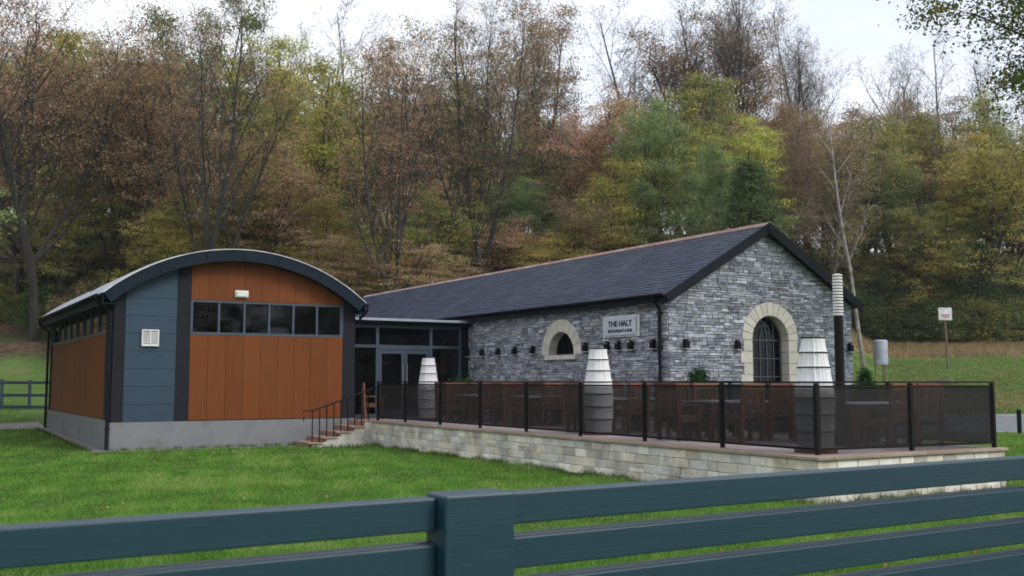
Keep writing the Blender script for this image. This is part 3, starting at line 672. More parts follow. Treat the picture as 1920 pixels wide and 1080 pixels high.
for sx, nm in ((-1, 'l'), (1, 'r')):
    xg = CX+sx*3.61
    build('eave_board', MB().box(min(xg, xg-sx*.03), max(xg, xg-sx*.03), ry0+.002, ry1, ezL-.30, ezL-.01), M['navy'], shed)
    xo = SX0 if sx < 0 else SX1
    build('eave_soffit', MB().box(min(xg-sx*.031, xo), max(xg-sx*.031, xo), SY0-.34, ry1, ezL-.29, ezL-.26), M['navy'], shed)
    gutter(shed, (xg+sx*.075, ry0-.03, ezL-.03), (xg+sx*.075, ry1, ezL-.03))
def pipe(parent, x, y, xg, z1, z0):
    d_ = build('downpipe', MB().tube([(xg,y,z1),(xg,y,z1-.12),(x,y,z1-.42),(x,y,z0)], .045, 10), M['black'], parent)
    for z_ in (z0+.5, z0+1.7, z0+2.8): build('pipe_bracket', MB().box(x-.06, x+.06, y-.06, y+.06, z_, z_+.035), M['black'], d_)
pipe(shed, 4.72, 28.40, CX-3.685, ezL-.08, .05); pipe(shed, 4.70, 40.9, CX-3.685, ezL-.08, .12)
build('downpipe', MB().tube([(CX+3.685,28.12,ezL-.08),(CX+3.685,28.12,ezL-.2),(CX+3.60,28.25,ezL-.36),(11.62,28.36,ezL-.42),(11.60,28.38,ezL-.6)], .045, 10), M['black'], shed)
# vent and bulkhead light: fixtures on the front wall
vt = empty('wall_vent', (5.73, SY0, 2.95), 'white louvred wall vent on the slate blue panel of the shed', 'vent')
build('vent_shade_sheet', MB().box(5.54,5.92,SY0-.03,SY0-.012,2.75,3.13), M['darkpanel'], vt)  # dark sheet standing in for the shade between the louvres
build('vent_frame', MB().box(5.51,5.95,SY0-.065,SY0-.006,2.72,2.757).box(5.51,5.95,SY0-.065,SY0-.006,3.123,3.16).box(5.51,5.547,SY0-.065,SY0-.006,2.758,3.122).box(5.913,5.95,SY0-.065,SY0-.006,2.758,3.122).box(5.712,5.748,SY0-.065,SY0-.031,2.758,3.122), M['white'], vt, bevel=.004)
for sx in (5.55, 5.75):
    for i in range(9):
        z_ = 2.76+i*.040
        m = MB(); m.add([(sx,SY0-.060,z_),(sx+.16,SY0-.060,z_),(sx+.16,SY0-.038,z_+.022),(sx,SY0-.038,z_+.022),(sx,SY0-.056,z_-.004),(sx+.16,SY0-.056,z_-.004)], [(0,1,2,3),(0,4,5,1)])
        build('louvre', m, M['white'], vt)
bl = empty('bulkhead_light', (8.13, SY0, 4.2), 'small white bulkhead light on the orange wood above the shed windows', 'light fitting')
build('light_housing', MB().box(7.94,8.32,SY0-.05,SY0-.004,4.10,4.30), M['white'], bl, bevel=.015)
build('diffuser', MB().box(7.97,8.29,SY0-.10,SY0-.051,4.125,4.275), M['white'], bl, bevel=.015)

# ------------------------------------------------------------------ glazed link
link = empty('glass_link', (13.8, 30, .7), 'flat-roofed glass entrance link between the arched shed and the stone building', 'building')
LY = 29.85
build('roof', MB().box(11.52, BX0-.002, 29.62, 34.5, 3.56, 3.70), M['navy'], link)
build('roof_trim', MB().box(11.51, BX0-.003, 29.56, 29.66, 3.672, 3.745), M['zinc'], link)
gutter(link, (11.52, 29.53, 3.66), (15.99, 29.53, 3.66), .05)
build('floor', MB().box(11.52, BX0-.002, 29.6, 36, .5, .697), M['dark_in'], link)
build('back_wall', MB().box(11.52, BX0-.002, 34.5, 34.6, .7, 3.56), M['mid_in'], link)
build('ceiling', MB().box(11.52, BX0-.002, 29.95, 34.5, 3.5, 3.555), M['mid_in'], link)
build('side_wall', MB().box(11.46, 11.518, 29.0, 34.5, .7, 3.56), M['darkpanel'], link)
fr_ = MB()
fr_.box(11.52, 15.74, LY, LY+.09, 2.84, 2.93).box(11.52, 15.74, LY, LY+.09, 3.46, 3.555).box(11.52,12.76,LY,LY+.09,.70,.80).box(14.70,15.74,LY,LY+.09,.70,.80)
for x0, x1 in ((11.52,11.58),(12.76,12.86),(14.60,14.70),(15.64,15.74)): fr_.box(x0, x1, LY-.006, LY+.096, .70, 3.46)
fr_.box(12.86, 14.60, LY-.004, LY+.094, 2.78, 2.838)
lf = build('curtain_wall_frame', fr_, M['frame'], link)
build('corner_post', MB().box(15.74, BX0-.03, LY-.06, LY+.12, .70, 3.555), M['black'], link)
for x0, x1, z0, z1 in [(11.58,12.76,.8,2.84),(11.58,12.76,2.93,3.46),(12.86,14.60,2.93,3.46),(14.70,15.64,2.93,3.46),(14.70,15.64,.8,2.84)]:
    build('pane', MB().box(x0, x1, LY+.04, LY+.046, z0, z1), M['glass_c'], lf)
for x0, x1, hx in ((12.865, 13.725, 13.66), (13.735, 14.595, 13.80)):
    d = build('door', MB().box(x0,x0+.10,LY+.01,LY+.07,.72,2.77).box(x1-.10,x1,LY+.01,LY+.07,.72,2.77).box(x0+.1,x1-.1,LY+.01,LY+.07,.72,.90).box(x0+.1,x1-.1,LY+.01,LY+.07,2.66,2.77), M['frame'], link)
    build('pane', MB().box(x0+.1, x1-.1, LY+.035, LY+.041, .9, 2.66), M['glass_c'], d)
    build('handle', MB().tube([(hx,LY-.05,1.35),(hx,LY-.05,2.35)], .016, 8).tube([(hx,LY-.05,1.45),(hx,LY+.01,1.45)],.01,6).tube([(hx,LY-.05,2.25),(hx,LY+.01,2.25)],.01,6), M['steel'], d)
o = empty('pane_reflection', (12.2, 34.45, 3.0), 'pale panel standing in for a reflection in the glass entrance, upper left', 'reflection')  # pale board with dark blob imitates a reflection on the left pane
build('board', MB().box(12.3,13.3,34.42,34.48,2.85,3.3), M['light_in'], o); build('reflected_blob', MB().box(12.4,13.2,34.40,34.418,2.93,3.22), M['dark_in'], o)
o = empty('wall_shelf', (14.2, 34.3, 2.4), 'small pale shelf on the wall inside behind the left entrance door', 'shelf')
build('board', MB().box(14.3,15.1,34.15,34.48,2.42,2.50), M['light_in'], o); build('bracket', MB().box(14.6,14.68,34.2,34.48,2.27,2.418), M['dark_in'], o)
o = empty('display_cabinet', (15.3, 31, .7), 'tall dark cabinet with brown boxes inside the glass entrance beside the stone wall', 'cabinet')
build('carcass', MB().box(15.05,15.9,30.9,31.4,.7,2.0), M['dark_in'], o)
for x_, z_, s in ((15.08,2.003,.36),(15.5,2.003,.28)):
    build('box', MB().box(x_,x_+s,30.9,31.2,z_,z_+s*1.1), M['card'], o, bevel=.01)
build('box', MB().box(15.55,15.75,30.95,31.15,2.33,2.75), M['card'], o)

# ------------------------------------------------------------------ terrace
ter = empty('terrace', (13.8, 19, 0), 'raised stone terrace with buff coping in front of the restaurant', 'terrace')
TX0, TX1, TY0, TY1 = 11.6, 15.97, 10.87, 27.3
m = MB(); m.box(TX0+.03, TX1-.03, TY0+.03, TY1, 0, .64); m.box(TX0+.03, BX0-.06, TY1, 29.6, 0, .64); m.box(TX1-.03,BX0-.03,BY0-.05,TY1,0,.64)
tcore = build('retaining_wall', m, M['joint'], ter)
tr = random.Random(12)
bp = [(1,1,1),(1.1,1.1,1.08),(.9,.88,.83),(.98,1.0,1.04),(.78,.76,.74),(1.18,1.18,1.17),(1.05,.98,.88),(.86,.86,.88)]
lay(tr, TY0, TY1, 0, .648, (.155,.172), (.24,.46), lambda u, z, d: (TX0+.03-d, u, z), tcore, M['block'], 'stone_block', 215, bp, jut=(.027,.034), gap=.004, ruin=.001, split=.05, stuff=True)
lay(tr, TX0, TX1, 0, .648, (.155,.172), (.26,.48), lambda u, z, d: (u, TY0+.03-d, z), tcore, M['block'], 'stone_block', 80, bp, jut=(.027,.034), gap=.004, ruin=.001, split=0, stuff=True)
m = MB(); m.box(TX1-.03, TX1, TY0, TY0+.001+8.7, 0, .64); build('side_wall', m, M['block'], ter)
y = TY0-.05
ys = list(np.linspace(TY0-.05, TY1+.03, 15))
for a_, b_ in zip(ys[:-1], ys[1:]):
    k = tr.uniform(.9,1.1); build('coping_stone', MB().box(TX0-.045, TX0+.28, a_+.003, b_-.003, .65, .70, (k,k,k)), M['coping'], ter, bevel=.008)
xs = list(np.linspace(TX0+.283, TX1+.04, 5))
for a_, b_ in zip(xs[:-1], xs[1:]):
    k = tr.uniform(.9,1.1); build('coping_stone', MB().box(a_+.003, b_-.003, TY0-.05, TY0+.28, .65, .70, (k,k,k)), M['coping'], ter, bevel=.008)
nx_, ny_ = 6, 27
gx = np.linspace(TX0+.285, TX1-.03, nx_+1); gy = np.linspace(TY0+.285, 29.58, ny_+1)
for i in range(nx_):
    for j in range(ny_):
        k = tr.uniform(.86,1.14); build('paving_slab', MB().box(gx[i]+.003, gx[i+1]-.003, gy[j]+.003, gy[j+1]-.003, .645, .698+tr.uniform(0,.002), (k,k,k)), M['paving'], ter)
build('landing', MB().box(11.36, TX0+.283, TY1+.034, 28.41, .02, .699), M['step'], ter)
# steps
st = empty('entrance_steps', (10.6, 27.9, 0), 'short flight of red sandstone steps against the shed plinth leading up to the terrace', 'steps')
sx_ = [9.72, 10.12, 10.53, 10.94, 11.355]
for i in range(4):
    zt = .14*(i+1)
    build('tread', MB().box(sx_[i]-.02, sx_[i+1]-.003 if i < 3 else 11.354, 27.22, 28.41, zt-.04, zt+.0), M['step'], st, bevel=.005)
    build('riser', MB().box(sx_[i]+.01, 11.354, 27.40, 28.41, zt-.14+.001, zt-.041), M['step'], st)
    for q in range(3):
        xa = sx_[i+1]+(11.354-sx_[i+1])*q/3; xb = sx_[i+1]+(11.354-sx_[i+1])*(q+1)/3
        if xb-xa > .04: build('cheek_block', MB().box(xa+.002, xb-.002, 27.27, 27.398, zt-.14+.001, zt-.001, (tr.uniform(.9,1.05),)*3), M['block'], st)
    build('cheek_block', MB().box(sx_[i]+.12, sx_[i+1]-.002, 27.27, 27.398, zt-.14+.001, zt-.041), M['block'], st)
build('cheek_wall', MB().box(11.36, TX0-.002, 27.27, TY1+.03, 0, .648), M['block'], st)
# handrail
hr = empty('step_handrail', (10.6, 27.35, .14), 'thin black metal handrail with balusters climbing the red steps', 'handrail')
yh = 27.36
build('top_rail', MB().tube([(9.60,yh,.72),(9.60,yh,1.0),(9.85,yh,1.0),(11.72,yh,1.63),(11.78,yh,1.66)], .022, 8), M['rail'], hr)
for i in range(9):
    x = 9.85+i*.205; zb = .14*(1+sum(1 for s in sx_[1:4] if x > s)); zt = 1.0+(x-9.85)*.337
    build('baluster', MB().box(x-.013, x+.013, yh-.013, yh+.013, zb, zt), M['rail'], hr)

# ------------------------------------------------------------------ balustrade with perforated panels
def lattice(mb, L_, H_, fn, pitch=.034, wd=.0120, th=.003):
    """two crossing sets of diagonal bars, clipped to the panel"""
    for sgn in (1, -1):
        k = -H_ if sgn > 0 else 0; end = L_ if sgn > 0 else L_+H_
        while k < end:
            # bar line: u = k + sgn*v
            v0, v1 = 0, H_
            if sgn > 0: v0, v1 = max(0, -k), min(H_, L_-k)
            else: v0, v1 = max(0, k-L_), min(H_, k)
            if v1-v0 > .01:
                a_, b_ = (k+sgn*v0, v0), (k+sgn*v1, v1); hw = wd*.707
                d0 = 0 if sgn > 0 else th
                P = [fn(a_[0]-hw, a_[1], d0), fn(a_[0]+hw, a_[1], d0), fn(b_[0]+hw, b_[1], d0), fn(b_[0]-hw, b_[1], d0)]
                P += [fn(a_[0]-hw, a_[1], d0+th), fn(a_[0]+hw, a_[1], d0+th), fn(b_[0]+hw, b_[1], d0+th), fn(b_[0]-hw, b_[1], d0+th)]
                mb.add(P, [(0,1,2,3),(7,6,5,4),(0,4,7,3),(1,2,6,5)])
            k += pitch
bal = empty('terrace_balustrade', (11.95, 19, .7), 'dark perforated metal balustrade running round the terrace edge', 'railing')
pts = [(11.78,27.37),(11.95,25.89)]+[(11.95, 25.89-2.1*i) for i in range(1,7)]+[(11.95,11.2)]
front = [(11.95,11.2),(13.93,11.09),(15.86,10.98)]
side = [(15.86,10.98),(15.84,13.1),(15.82,15.2),(15.80,17.3),(15.80,19.3)]
def run(P, pit=.046, wdt=.0160):
    for i in range(len(P)-1):
        a_, b_ = Vector((*P[i],0)), Vector((*P[i+1],0)); d = (b_-a_); Ln = d.length; d.normalize(); nrm = Vector((-d.y, d.x, 0))
        fn0 = lambda u, v, t_, a_=a_, d=d, nrm=nrm: tuple(a_+d*u+nrm*t_+Vector((0,0,.7+v)))
        def bar(u0, u1, v0, v1, t0, t1):
            m = MB(); c = [fn0(u,v,t_) for v in (v0,v1) for u,t_ in ((u0,t0),(u1,t0),(u1,t1),(u0,t1))]
            m.add(c, [(0,3,2,1),(4,5,6,7),(0,1,5,4),(1,2,6,5),(2,3,7,6),(3,0,4,7)]); return m
        build('top_rail', bar(-.02, Ln+.02, 1.075, 1.10, -.03, .03), M['rail'], bal)
        pf = bar(.03, Ln-.03, 1.00, 1.035, -.018, .018); q = bar(.03, Ln-.03, .065, .10, -.018, .018)
        pf.add(q.v, q.f)
        for u0, u1 in ((.03,.055),(Ln-.055,Ln-.03)): q = bar(u0, u1, .101, .999, -.016, .016); pf.add(q.v, q.f)
        fo = build('panel_frame', pf, M['rail'], bal)
        m = MB(); lattice(m, Ln-.115, .895, lambda u, v, t_: fn0(u+.0575, v+.1015, t_-.003), pit, wdt); build('perforated_sheet', m, M['mesh'], fo)
    for x, y in P:
        build('post', MB().box(x-.03, x+.03, y-.03, y+.03, .70, 1.772), M['rail'], bal, bevel=.003)
run(pts); run(front[:]); run(side, .021, .0068)
# duplicate corner posts are merged here
seen = {}
for o in list(bal.children):
    if o.name.startswith('post'):
        c = tuple(round(v, 2) for v in o.data.vertices[0].co)
        if c in seen: bpy.data.objects.remove(o)
        else: seen[c] = 1

# ------------------------------------------------------------------ terrace furniture
def lantern(x, y, lab, s=1):
    o = empty('floor_lantern', (x,y,.7), lab, 'lantern', 'tall white fabric lanterns on the terrace')
    prof = [(.27,.06),(.292,.32),(.305,.58),(.312,.84),(.28,1.09),(.247,1.32),(.213,1.55),(.178,1.77)]
    m = MB(); nl = 56; gl_ = random.Random(int(x*100)); ph = [gl_.uniform(-.006,.006)+(.007 if k % 7 == 0 else 0) for k in range(nl)]; P = []; fine = []
    for (r0_,z0_),(r1_,z1_) in zip(prof[:-1], prof[1:]):
        for q in range(4): f_ = q/4; fine.append((r0_+(r1_-r0_)*f_-.010*math.sin(math.pi*f_), z0_+(z1_-z0_)*f_))
    fine.append(prof[-1])
    for r_, z_ in fine:
        for k in range(nl): t_ = 2*math.pi*k/nl; rr = r_+ph[k]+gl_.uniform(-.0015,.0015); P.append((x+rr*math.cos(t_), y+rr*math.sin(t_), .7+z_))
    m.add(P, [(i*nl+k, i*nl+(k+1) % nl, (i+1)*nl+(k+1) % nl, (i+1)*nl+k) for i in range(len(fine)-1) for k in range(nl)]+[tuple(range((len(fine)-1)*nl, len(fine)*nl))])
    build('fabric_shade', m, M['fabric'], o, smooth=False)
    for r, z in prof[1:-1]:
        build('ring', MB().lathe([(r+.004,z-.009),(r+.014,z-.009),(r+.014,z+.009),(r+.004,z+.009)], (x,y,.7), 28), M['rail'], o)
    build('ring', MB().lathe([(.17,1.772),(.188,1.772),(.188,1.79),(.17,1.79)], (x,y,.7), 28), M['rail'], o)
    build('base', MB().lathe([(.33,0),(.33,.045),(.29,.06)], (x,y,.7), 28), M['chair'], o)
lantern(13.2, 27.05, 'tall white lantern in front of the glass entrance doors, farthest of the three')
lantern(12.62, 17.80, 'tall white lantern below the restaurant sign, middle one of the three')
lantern(12.42, 11.68, 'tall white lantern at the terrace corner, nearest and largest looking of the three')
# flue
fx_, fy_ = 14.04, 12.61
fl_ = empty('stove_flue', (fx_,fy_,.7), 'tall black flue pipe with a white ribbed top standing on the terrace before the gable', 'flue')
build('pipe', MB().tube([(fx_,fy_,.98),(fx_,fy_,2.93)], .078, 20), M['rail'], fl_)
build('stove_body', MB().lathe([(.24,0),(.24,.02),(.20,.04),(.20,.22),(.12,.28),(.085,.30)], (fx_,fy_,.7), 20), M['rail'], fl_)
for i in range(13):
    z_ = 2.235+i*.053; build('cowl_ring', MB().lathe([(.079,z_),(.088,z_+.006),(.088,z_+.031),(.079,z_+.036)], (fx_,fy_,.7), 20), M['white'], fl_)
build('cowl_cap', MB().lathe([(.086,2.931),(.086,2.95),(.03,2.965)], (fx_,fy_,.7), 20), M['white'], fl_)
# tables
def box_local(*a): return MB().box(*a)
def table(x, y, rz, lab):
    o = empty('terrace_table', (x,y,.7), lab, 'table', 'pale grey topped terrace tables', rz)
    b = lambda n_, mb, mt: build(n_, mb, mt, o, world=False)
    b('table_top', MB().box(-.75,.75,-.42,.42,.70,.735), M['table']); b('apron', MB().box(-.68,.68,-.36,.36,.62,.698), M['chair'])
    for sx in (-1,1):
        for sy in (-1,1): b('leg', MB().box(sx*.66-.04,sx*.66+.04,sy*.34-.04,sy*.34+.04,0,.618), M['chair'])
    return o
tb = [(14.85,12.75,0,'grey terrace table behind the right-hand balustrade panels'),(13.9,15.35,0,'grey terrace table in front of the stone gable corner, second nearest'),
      (13.95,18.7,0,'grey terrace table with a teal cone on it'),(14.3,22.5,0,'grey terrace table below the half-round window'),(14.2,25.4,0,'grey terrace table nearest the glass entrance')]
for t_ in tb: table(*t_)
def make_chair():
    o = empty('terrace_chair', (0,0,0), '-', 'chair', 'red-brown wooden armchairs at the terrace tables')
    b = lambda n_, mb: build(n_, mb, M['chair'], o, world=False)
    b('seat', MB().box(-.27,.27,-.25,.25,.42,.46))
    for sx in (-1,1):
        b('leg', MB().box(sx*.28-.032,sx*.28+.032,.20,.262,0,.64))
        m = MB(); m.add([(sx*.28-.032,-.30,0),(sx*.28+.032,-.30,0),(sx*.28+.032,-.235,0),(sx*.28-.032,-.235,0),(sx*.28-.032,-.36,1.068),(sx*.28+.032,-.36,1.068),(sx*.28+.032,-.31,1.068),(sx*.28-.032,-.31,1.068)],
              [(0,3,2,1),(4,5,6,7),(0,1,5,4),(1,2,6,5),(2,3,7,6),(3,0,4,7)]); b('leg', m)
        b('armrest', MB().box(sx*.28-.045,sx*.28+.045,-.28,.29,.641,.67))
        b('side_rail', MB().box(sx*.28-.02,sx*.28+.02,-.23,.199,.34,.418))
    b('front_rail', MB().box(-.247,.247,.215,.25,.33,.418)); b('top_rail', MB().box(-.247,.247,-.355,-.315,.94,1.068)); b('lower_rail', MB().box(-.247,.247,-.325,-.285,.52,.58))
    for i in range(5):
        x = -.18+i*.09; m = MB(); m.add([(x-.025,-.315,.58),(x+.025,-.315,.58),(x+.025,-.30,.58),(x-.025,-.30,.58),(x-.025,-.345,.94),(x+.025,-.345,.94),(x+.025,-.33,.94),(x-.025,-.33,.94)],
              [(0,1,5,4),(1,2,6,5),(2,3,7,6),(3,0,4,7)]); b('slat', m)
    return o
c0 = make_chair(); first = True
H = math.pi/2
tn = ['table behind the right-hand panels','second nearest table','table with the teal cone','table below the half-round window','table nearest the glass entrance']
for ti, (tx, ty, _, _) in enumerate(tb):
    for dx, dy, rz, tx_ in [(-.38,-.72,0,'near left side'),(.38,-.72,0,'near right side'),(-.38,.74,math.pi,'far left side'),(.38,.74,math.pi,'far right side'),(-1.08,0,-H,'left end')]:
        if ti == 0 and dx < -1: continue
        if first: c = c0; first = False
        else: c = copy_tree(c0)
        c.location = (tx+dx+tr.uniform(-.05,.05), ty+dy+tr.uniform(-.05,.05), .7); c.rotation_euler = (0,0,rz+tr.uniform(-.12,.12))
        c['label'] = 'wooden armchair on the %s of the %s' % (tx_, tn[ti])
c = copy_tree(c0); c.location = (12.25, 28.75, .7); c.rotation_euler = (0,0,-H-.3); c['label'] = 'wooden armchair standing alone at the top of the red steps'
tcn_ = build('teal_cone', MB().lathe([(.11,0),(.085,.10),(.035,.29),(.02,.31)], (14.22,18.38,1.436), 16), M['teal'])
# place it in line between the two posts
tag(tcn_, 'small teal cone-shaped ornament on the terrace table under the sign', 'ornament')

# ------------------------------------------------------------------ leafy clumps
def leaves(rng, centres, sig, per, size, pal, up=.35, droop=0):
    """numpy leaf quads scattered round centres (n,3); sig (3,)"""
    n_ = len(centres)*per; c = np.repeat(centres, per, 0)
    off = rng.normal(size=(n_,3))*np.array(sig); P = c+off
    nrm = rng.normal(size=(n_,3)); nrm[:,2] = nrm[:,2]*up+rng.choice([.6,1.], n_); nrm /= np.linalg.norm(nrm, axis=1)[:,None]
    a_ = np.cross(nrm, rng.normal(size=(n_,3))); a_ /= np.linalg.norm(a_, axis=1)[:,None]+1e-9; b_ = np.cross(nrm, a_)
    s = size*rng.uniform(.6,1.4,(n_,1)); a_ *= s; b_ *= s*.55
    V_ = np.stack([P-a_, P-b_, P+a_, P+b_], 1).reshape(-1,3); F_ = np.arange(4*n_).reshape(-1,4)
    pal = np.array(pal); ci = rng.integers(0, len(pal), len(centres)); base = np.repeat(pal[ci], per, 0); alt = pal[rng.integers(0, len(pal), n_)]
    mixf = (rng.random((n_,1)) < .3)*.7; col = (base*(1-mixf)+alt*mixf)*rng.uniform(.65,1.35,(n_,1))*np.repeat(rng.uniform(.7,1.3,(len(centres),1)), per, 0)
    return V_, F_, col
def bush(name, x, y, z, r, h, lab, cat, pal, cone=True, pot=None, n_=90, per=28, size=.02, seed=1, sig=.05):
    o = empty(name, (x,y,z), lab, cat); g = np.random.default_rng(seed)
    zz_ = g.random(n_)**.8; rr = r*((1-zz_)**.75 if cone else np.sqrt(np.clip(1-(zz_*1.6-.8)**2, .05, 1)))*np.sqrt(g.uniform(.15,1,n_)); th = g.random(n_)*2*math.pi
    hp = pot[1] if pot else 0
    C_ = np.stack([rr*np.cos(th), rr*np.sin(th), hp+zz_*h], 1)
    V_, F_, c_ = leaves(g, C_, (sig,sig,sig), per, size, pal, .8)
    me = np_mesh('foliage', V_, F_, c_, M['leaf_s']); f = bpy.data.objects.new('foliage', me); COL.objects.link(f); f.parent = o
    build('stem', MB().tube([(0,0,.05),(0,0,hp+h*.6)], [.02,.006], 6), M['bark'], o, world=False)
    if pot: build('pot', MB().lathe([(pot[0]*.75,0),(pot[0],pot[1]),(pot[0]*.93,pot[1]),(pot[0]*.9,pot[1]-.05)], (0,0,0), 20), M['pot'], o, world=False)
    return o
GP = [(.035,.085,.030),(.05,.11,.035),(.03,.065,.025)]
bush('potted_shrub', 15.45, 17.95, .7, .24, .95, 'bushy green potted shrub at the stone building corner, left of the arched window', 'potted shrub', GP, False, (.2,.42), 130, 30, .022, 3, .045)
bush('potted_shrub', 15.4, 13.25, .7, .33, .86, 'conical green potted shrub right of the flue', 'potted shrub', GP, True, (.2,.42), 130, 30, .022, 4, .04)
bush('potted_plant', 15.3, 28.9, .7, .28, .62, 'bright green leafy plant by the glass entrance corner', 'plant', [(.10,.26,.04),(.07,.20,.03),(.14,.30,.06)], False, (.16,.5), 40, 16, .04, 5, .08)

# ------------------------------------------------------------------ foreground fence
fe = empty('foreground_fence', (1.2, 2.25, 0), 'petrol blue wooden fence with horizontal rails close to the viewer', 'fence')
def chbox(x0,x1,y0,y1,z0,z1,sl_=0):
    m = MB(); m.box(x0,x1,y0,y1,z0,z1); m.v = [(x,y,z+sl_*(x-1.2)) for x,y,z in m.v]; return m
for px0, px1 in ((1.12,1.31),(-1.28,-1.09),(3.52,3.71)):
    build('post', chbox(px0,px1,2.2,2.305,-.05,1.533), M['fence'], fe, bevel=.006)
zt = 1.524
for i in range(11):
    for a_, b_ in ((-3.4,-1.282),(-1.088,1.118),(1.312,3.518),(3.712,6.0)):
        if i == 0: m = chbox(a_,b_,2.243,2.303,zt-.077,zt,.0055)
        else:
            m = chbox(a_,b_,2.243,2.270,zt-.077,zt,.0055); q = chbox(a_,b_,2.273,2.303,zt-.077,zt+.003,.0055); m.add(q.v, q.f)
        build('rail', m, M['fence'], fe, bevel=.004)
    zt -= .1085
# far navy fence on the left
fn_ = empty('paddock_fence', (*at(40,45), .6), 'dark navy three-rail fence on the grass left of the shed', 'fence')
for px in (-120,-60,8,60,112,165):
    x, y = at(px, 45); z_ = hz(x, y); build('post', MB().box(x-.06,x+.06,y-.06,y+.06,z_-.1,z_+(1.27 if px != 8 else 1.3)), M['navyfence'], fn_)
for a_, b_ in ((-120,-60),(-60,8),(8,60),(60,112),(112,165)):
    (x0,y0),(x1,y1) = at(a_,45), at(b_,45)
    for hh in (1.14,.60,.10):
        m = MB(); z0, z1 = hz(x0,y0)+hh, hz(x1,y1)+hh; d = Vector((x1-x0,y1-y0,0)).normalized(); nn = Vector((-d.y,d.x,0))*.03
        P = [(x0-nn.x,y0-nn.y,z0-.06),(x1-nn.x,y1-nn.y,z1-.06),(x1+nn.x,y1+nn.y,z1-.06),(x0+nn.x,y0+nn.y,z0-.06)]; P += [(p_[0],p_[1],p_[2]+.12) for p_ in P]
        m.add(P, [(0,3,2,1),(4,5,6,7),(0,1,5,4),(1,2,6,5),(2,3,7,6),(3,0,4,7)]); build('rail', m, M['navyfence'], fn_)

# ------------------------------------------------------------------ far right furniture
x, y = at(1904, 36); z_ = hz(x,y)
bo = empty('bollard', (x,y,z_), 'short black bollard beside the road at the right edge', 'bollard')
build('post', MB().lathe([(.075,0),(.075,.80),(.055,.84)], (x,y,z_), 12), M['black'], bo); build('band', MB().lathe([(.078,.66),(.078,.70)], (x,y,z_), 12), M['rail'], bo)
x, y = at(1774, 72); z_ = hz(x, y)
sb = empty('notice_sign', (x,y,z_), 'small white notice board with faded red print on a tall pole', 'sign')
a_ = math.atan2(RT[1], RT[0])
zs = EYE+(715-589)/1947*72
build('pole', MB().tube([(x+.06,y,z_-.2),(x,y,z_+2),(x-.08,y,zs-.4)], .07, 8), M['rust'], sb)
def rbox(x, y, z0, z1, hw, hd, off=0, seg=None):
    u = np.array([math.cos(a_), math.sin(a_)]); v = np.array([-u[1], u[0]]); c = np.array([x,y])+v*off
    P = [c-u*hw-v*hd, c+u*hw-v*hd, c+u*hw+v*hd, c-u*hw+v*hd]; m = MB()
    m.add([(*p_, z0) for p_ in P]+[(*p_, z1) for p_ in P], [(0,3,2,1),(4,5,6,7),(0,1,5,4),(1,2,6,5),(2,3,7,6),(3,0,4,7)]); return m
build('sign_board', rbox(x-.08,y,zs-.43,zs+.43,.46,.02,-.09), M['signwhite'], sb)
build('sign_frame', rbox(x-.08,y,zs-.46,zs-.432,.48,.03,-.09), M['rust'], sb)
for i in range(2): build('print_line', rbox(x-.08,y,zs-.12-i*.14,zs-.03-i*.14,.30-.05*i,.004,-.116), M['red_ink'], sb)
x, y = at(1650, 62); z_ = hz(x,y); zb_ = EYE+(715-685)/1947*62; zt_ = EYE+(715-638)/1947*62
tk = empty('metal_drum', (x,y,z_), 'upright grey galvanised drum on short legs in the dry grass right of the stone building', 'drum')
build('tank', MB().lathe([(.36,zb_-z_),(.42,zb_-z_+.03),(.42,zb_-z_+.5),(.43,zb_-z_+.52),(.42,zb_-z_+.54),(.42,zt_-z_-.06),(.36,zt_-z_),(.05,zt_-z_+.02)], (x,y,z_), 24), M['galv'], tk)
for k in range(3):
    t_ = k*2.1; build('leg', MB().tube([(x+.32*math.cos(t_),y+.32*math.sin(t_),z_-.1),(x+.32*math.cos(t_),y+.32*math.sin(t_),zb_+.02)], .035, 6), M['rust'], tk)
x, y = at(1768, 66); z_ = hz(x, y); m = MB(); g = random.Random(2)
m.lathe([(.9,-.1),(.8,.05),(.6,.16),(.3,.24),(.05,.27)], (x,y,z_), 14); m.v = [(a+g.uniform(-.08,.08), b+g.uniform(-.08,.08), c+g.uniform(-.05,.05)) for a,b,c in m.v]
tag(build('soil_heap', m, mat('dark_soil', (.09,.075,.05), .95), smooth=True), 'low dark heap of soil on the grass below the white notice board', 'soil heap')

